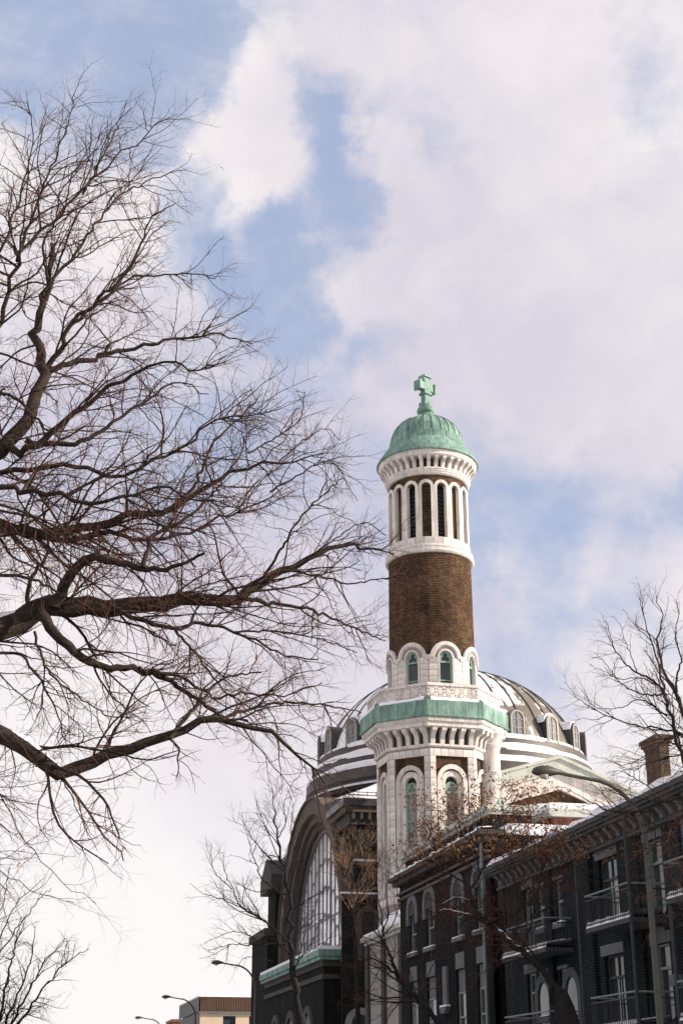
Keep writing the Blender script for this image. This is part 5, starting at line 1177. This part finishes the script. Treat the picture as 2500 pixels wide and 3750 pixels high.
def mid_trees():
    # dark slender tree in front of the great arch
    D = 80.0
    def Lz(o, k, D, *p, d=0, dd=0):
        n = len(p); return [((o[0] + x * k) / 1.5944, (o[1] + y * k) / 1.5944, D + d + dd * i / max(1, n - 1)) for i, (x, y) in enumerate(p)]
    o, k = (500, 3000), .574
    c = k / 1.5944
    def L(*p, **kw): return Lz(o, k, D, *p, **kw)
    limbs = [
        (L((1040, 1330), (1010, 1000), (985, 800), (990, 620), (960, 430), (930, 270), (905, 120), (880, -60), (860, -200)), 66 * c, 4 * c),
        (L((985, 800), (900, 720), (800, 640), (700, 580), (640, 510), (610, 430), (560, 330), (550, 210), d=-.5), 20 * c, 3 * c),
        (L((880, 690), (760, 610), (660, 560), (540, 505), (430, 475), (340, 410), d=.6), 14 * c, 2.5 * c),
        (L((610, 450), (500, 340), (480, 250), (475, 150), d=-.6), 9 * c, 2.5 * c),
        (L((950, 800), (830, 790), (690, 805), (600, 800), (500, 860), (400, 890), d=.8), 13 * c, 2.5 * c),
        (L((800, 790), (720, 740), (620, 715), (530, 745), (430, 790), d=.4), 9 * c, 2.5 * c),
        (L((960, 480), (880, 450), (800, 370), (760, 280), (720, 160), (690, 60), (620, 10), d=-.4), 15 * c, 2.5 * c),
        (L((940, 330), (860, 260), (780, 170), (700, 60), (670, -30), d=.7), 15 * c, 2.5 * c),
        (L((930, 300), (880, 190), (830, 60), (790, -30), (760, -120), d=.2), 11 * c, 2.5 * c),
        (L((960, 440), (1000, 250), (985, 80), (1000, -80), (960, -190), d=-.6), 12 * c, 2.5 * c),
        (L((990, 600), (1080, 520), (1160, 480), (1240, 440), d=-.7), 12 * c, 2.5 * c),
        (L((1000, 760), (1100, 640), (1180, 600), (1250, 610), d=-.5), 10 * c, 2.5 * c),
        (L((1010, 900), (1100, 840), (1200, 780), (1260, 720), d=-.4), 10 * c, 2.5 * c),
        (L((870, 910), (790, 890), (700, 880), (620, 960), d=.5), 8 * c, 2 * c),
        (L((905, 120), (950, 20), (940, -100), (985, -210), d=.3), 9 * c, 2.5 * c),
    ]
    levels = [dict(per_m=2.4, ang=(25, 58), len=2.4, rad=.028, K=8, wig=.14, trop=(0, 0, .16), sides=4),
              dict(per_m=3.2, ang=(25, 58), len=1.15, rad=.014, K=5, wig=.16, trop=(0, 0, .14), sides=3),
              dict(per_m=3.4, ang=(25, 60), len=.6, rad=.009, K=4, wig=.16, trop=(0, 0, .08), sides=3, taper=.6)]
    p = onY(1105, 3750, D); base = (p.x + .3, p.y, 0)
    make_tree('slender_tree', 'slender bare tree standing before the great arched church window', base, limbs, levels, ([base, (p.x + .15, p.y, 1.6), tuple(p), tuple(onY(1095, 3720, D))], .30, .25), bark='far_bark', twigmat='far_bark', group='bare street trees')
    # small sunlit shoots between arch and tower
    D2 = 84.0; o2, k2 = (950, 2700), .3508; c2 = k2 / 1.5944
    def L2(*p, **kw): return Lz(o2, k2, D2, *p, **kw)
    limbs = [(L2((1000, 2100), (980, 1800), (960, 1560), (900, 1380), (850, 1200), (800, 1080)), 16 * c2, 5 * c2),
             (L2((960, 1560), (1000, 1350), (1020, 1180), (1050, 1040)), 11 * c2, 5 * c2), (L2((980, 1700), (1080, 1450), (1110, 1250), (1150, 1060)), 12 * c2, 5 * c2),
             (L2((970, 1600), (880, 1400), (880, 1200), (900, 1060)), 10 * c2, 5 * c2), (L2((940, 1480), (850, 1330), (780, 1200), (760, 1080)), 9 * c2, 4 * c2),
             (L2((1000, 1750), (1180, 1500), (1230, 1350), (1280, 1200)), 10 * c2, 4 * c2), (L2((950, 1500), (960, 1300), (970, 1150), (990, 1010)), 9 * c2, 4 * c2)]
    levels = [dict(per_m=5.5, ang=(15, 45), len=2.0, rad=.021, K=6, wig=.10, trop=(0, 0, .35), sides=4), dict(per_m=5.0, ang=(18, 45), len=.85, rad=.013, K=4, wig=.12, trop=(0, 0, .3), sides=3, taper=.6)]
    p = onY(1310, 3740, D2); base = (p.x, p.y, 0)
    make_tree('young_tree', 'small tree with golden sunlit shoots between church arch and tower', base, limbs, levels, ([base, (p.x, p.y, 2), tuple(p), tuple(onY(1301, 3430, D2))], .22, .09), bark='far_bark', twigmat='sunlit_twig', group='bare street trees')
    # two shaded trees before the presbytery; the nearer keeps russet leaves at its top
    D3 = 46.0; o3, k3 = (1300, 2950), .4145; c3 = k3 / 1.5944
    def L3_(*p, **kw): return Lz(o3, k3, D3, *p, **kw)
    limbs = [(L3_((760, 2050), (700, 1880), (560, 1710), (440, 1600), (330, 1470), (240, 1385), (110, 1335)), 80 * c3, 14 * c3),
             (L3_((430, 1590), (350, 1440), (300, 1300), (240, 1190), (170, 1120), (120, 1030), d=.4), 48 * c3, 7 * c3),
             (L3_((240, 1190), (240, 1000), (200, 820), (190, 640), (210, 480), d=.2), 20 * c3, 5 * c3), (L3_((240, 1120), (290, 960), (270, 780), (300, 600), (290, 420), d=.6), 16 * c3, 5 * c3),
             (L3_((230, 1160), (330, 1050), (380, 900), (400, 720), (380, 560), d=-.4), 14 * c3, 5 * c3), (L3_((220, 1150), (150, 960), (60, 900), (-40, 880), d=-.3), 12 * c3, 4 * c3),
             (L3_((400, 1690), (250, 1700), (120, 1660), (0, 1650), (-120, 1620), d=-.5), 20 * c3, 5 * c3), (L3_((300, 1440), (160, 1420), (60, 1340), (-40, 1330), d=.2), 14 * c3, 4 * c3),
             (L3_((560, 1710), (500, 1560), (470, 1400), (430, 1250), d=.5), 14 * c3, 4 * c3)]
    levels = [dict(per_m=5.0, ang=(28, 65), len=1.7, rad=.02, K=8, wig=.16, trop=(0, 0, .08), sides=4), dict(per_m=4.6, ang=(28, 62), len=.8, rad=.010, K=5, wig=.18, trop=(0, 0, .05), sides=3),
              dict(per_m=4.2, ang=(28, 62), len=.4, rad=.006, K=4, wig=.18, trop=(0, 0, .03), sides=3, taper=.6)]
    p = onY(1680, 3860, D3); base = (p.x + .5, p.y, 0)
    make_tree('leaning_tree', 'dark leaning tree without leaves in front of the pale tower base', base, limbs, levels, ([base, (p.x + .2, p.y, .5), tuple(p), tuple(onY(1615, 3800, D3))], .40, .33), bark='far_bark', twigmat='twig', group='bare street trees', snow=((0, 4, 7),))
    D4 = 40.0
    def L4(*p, **kw): return Lz(o3, k3, D4, *p, **kw)
    limbs = [(L4((1760, 1600), (1620, 1430), (1480, 1300), (1290, 1140), (1110, 985), (1040, 880), (1010, 740)), 78 * c3, 34 * c3),
             (L4((1110, 985), (1000, 960), (900, 940), (790, 918), (640, 962), d=-.2), 14 * c3, 4 * c3), (L4((1060, 900), (1000, 835), (880, 812), (800, 850), (680, 900), d=.3), 12 * c3, 4 * c3),
             (L4((1010, 740), (920, 650), (780, 590), (700, 500), (560, 480), (420, 520), d=.2), 26 * c3, 5 * c3), (L4((1010, 740), (1090, 620), (1080, 500), (1060, 330), (1080, 150), (1040, 0), d=-.3), 26 * c3, 6 * c3),
             (L4((1090, 630), (1180, 480), (1300, 330), (1310, 150), (1300, 0), (1280, -150), d=.4), 22 * c3, 5 * c3), (L4((780, 590), (720, 420), (680, 280), (620, 150), (540, 20), d=.3), 14 * c3, 4 * c3),
             (L4((1080, 400), (940, 240), (900, 90), (860, -60), d=-.4), 14 * c3, 4 * c3), (L4((1290, 1140), (1420, 960), (1500, 880), (1600, 800), d=-.4), 18 * c3, 4 * c3),
             (L4((1320, 890), (1240, 780), (1150, 640), d=.5), 10 * c3, 5 * c3), (L4((1310, 300), (1440, 180), (1560, 60), (1700, -60), d=.2), 14 * c3, 4 * c3),
             (L4((1200, 460), (1400, 420), (1560, 330), (1720, 250), d=-.2), 14 * c3, 4 * c3), (L4((1060, 330), (960, 180), (820, 60), (700, 40), (560, 60), d=.5), 12 * c3, 4 * c3),
             (L4((1480, 1300), (1560, 1000), (1620, 700), (1700, 450), (1820, 300), d=.4), 26 * c3, 5 * c3), (L4((1560, 1000), (1700, 900), (1900, 760), (2050, 700), d=.2), 16 * c3, 4 * c3),
             (L4((1400, 1220), (1450, 860), (1480, 560), (1500, 350), d=-.3), 18 * c3, 4 * c3), (L4((1620, 700), (1760, 560), (1950, 420), (2100, 360), d=.5), 14 * c3, 4 * c3),
             (L4((1000, 1000), (860, 1080), (760, 1000), d=.2), 8 * c3, 3 * c3), (L4((1290, 1150), (1140, 1100), (960, 1200), (860, 1300), d=-.5), 10 * c3, 3 * c3), (L4((1080, 700), (900, 400), (760, 300), (600, 330), d=.6), 12 * c3, 4 * c3)]
    levels = [dict(per_m=7.5, ang=(28, 68), len=1.6, rad=.018, K=8, wig=.17, trop=(0, 0, .12), sides=4), dict(per_m=7.5, ang=(28, 66), len=.75, rad=.011, K=5, wig=.18, trop=(0, 0, .10), sides=3),
              dict(per_m=6, ang=(30, 66), len=.36, rad=.007, K=4, wig=.18, trop=(0, 0, .06), sides=3, taper=.6)]
    p = onY(2060, 3680, D4); base = (p.x + .6, p.y, 0)
    make_tree('russet_tree', 'dark tree with russet leaves on sunlit top before presbytery and tower foot', base, limbs, levels, ([base, (p.x + .5, p.y, 1.5), tuple(p), tuple(onY(2020, 3640, D4))], .34, .26), bark='far_bark', twigmat='twig', group='bare street trees', foliage=7500, leafsize=.052, leafz=onY(1700, 3140, D4).z, snow=((0, 10, 19), (1, 5, 22), (2, 5, 22)))
    # low trees at the bottom left corner, far along the street
    for (D5, pxs, lab, seed) in ((70.0, (30, 3560, 460), 'dark bushy far tree at bottom left corner', 0), (95.0, (-40, 3300, 420), 'thin pale upright far tree at left edge above the bushy one', 1)):
        bx, by, sp = pxs; limbs = []
        for i in range(9):
            a = (i - 4) / 4; x0, y0 = bx - 60, by + 330
            pts = [(x0, y0), (x0 + a * sp * .25, y0 - sp * .35), (x0 + a * sp * .55 + random.uniform(-20, 20), y0 - sp * .75), (x0 + a * sp * .75 + random.uniform(-30, 30), y0 - sp * (1.25 - .35 * abs(a)))]
            limbs.append(([(x / 1.5944, y / 1.5944, D5 + random.uniform(-1.5, 1.5)) for x, y in pts], 11 if seed == 0 else 5, 1.6))
        levels = [dict(per_m=3.2 if seed == 0 else .8, ang=(25, 60), len=1.9 if seed == 0 else 3.0, rad=.03, K=7, wig=.15, trop=(0, 0, .1), sides=4), dict(per_m=3.4 if seed == 0 else 1.3, ang=(25, 60), len=1.0 if seed == 0 else 1.5, rad=.014, K=5, wig=.16, trop=(0, 0, .1), sides=3),
                  dict(per_m=3.4 if seed == 0 else 1.5, ang=(25, 60), len=.55 if seed == 0 else .8, rad=.009, K=4, wig=.16, trop=(0, 0, .05), sides=3, taper=.6)]
        p = onY(bx - 60, by + 330, D5); base = (p.x, p.y, 0)
        make_tree('street_tree', lab, base, limbs, levels, ([base, (p.x, p.y, max(.6, p.z * .5)), (p.x, p.y, max(1.2, p.z)), (p.x, p.y, max(1.4, p.z + .3))], .34, .22), bark='far_bark', twigmat='far_bark', group='bare street trees')
mid_trees()
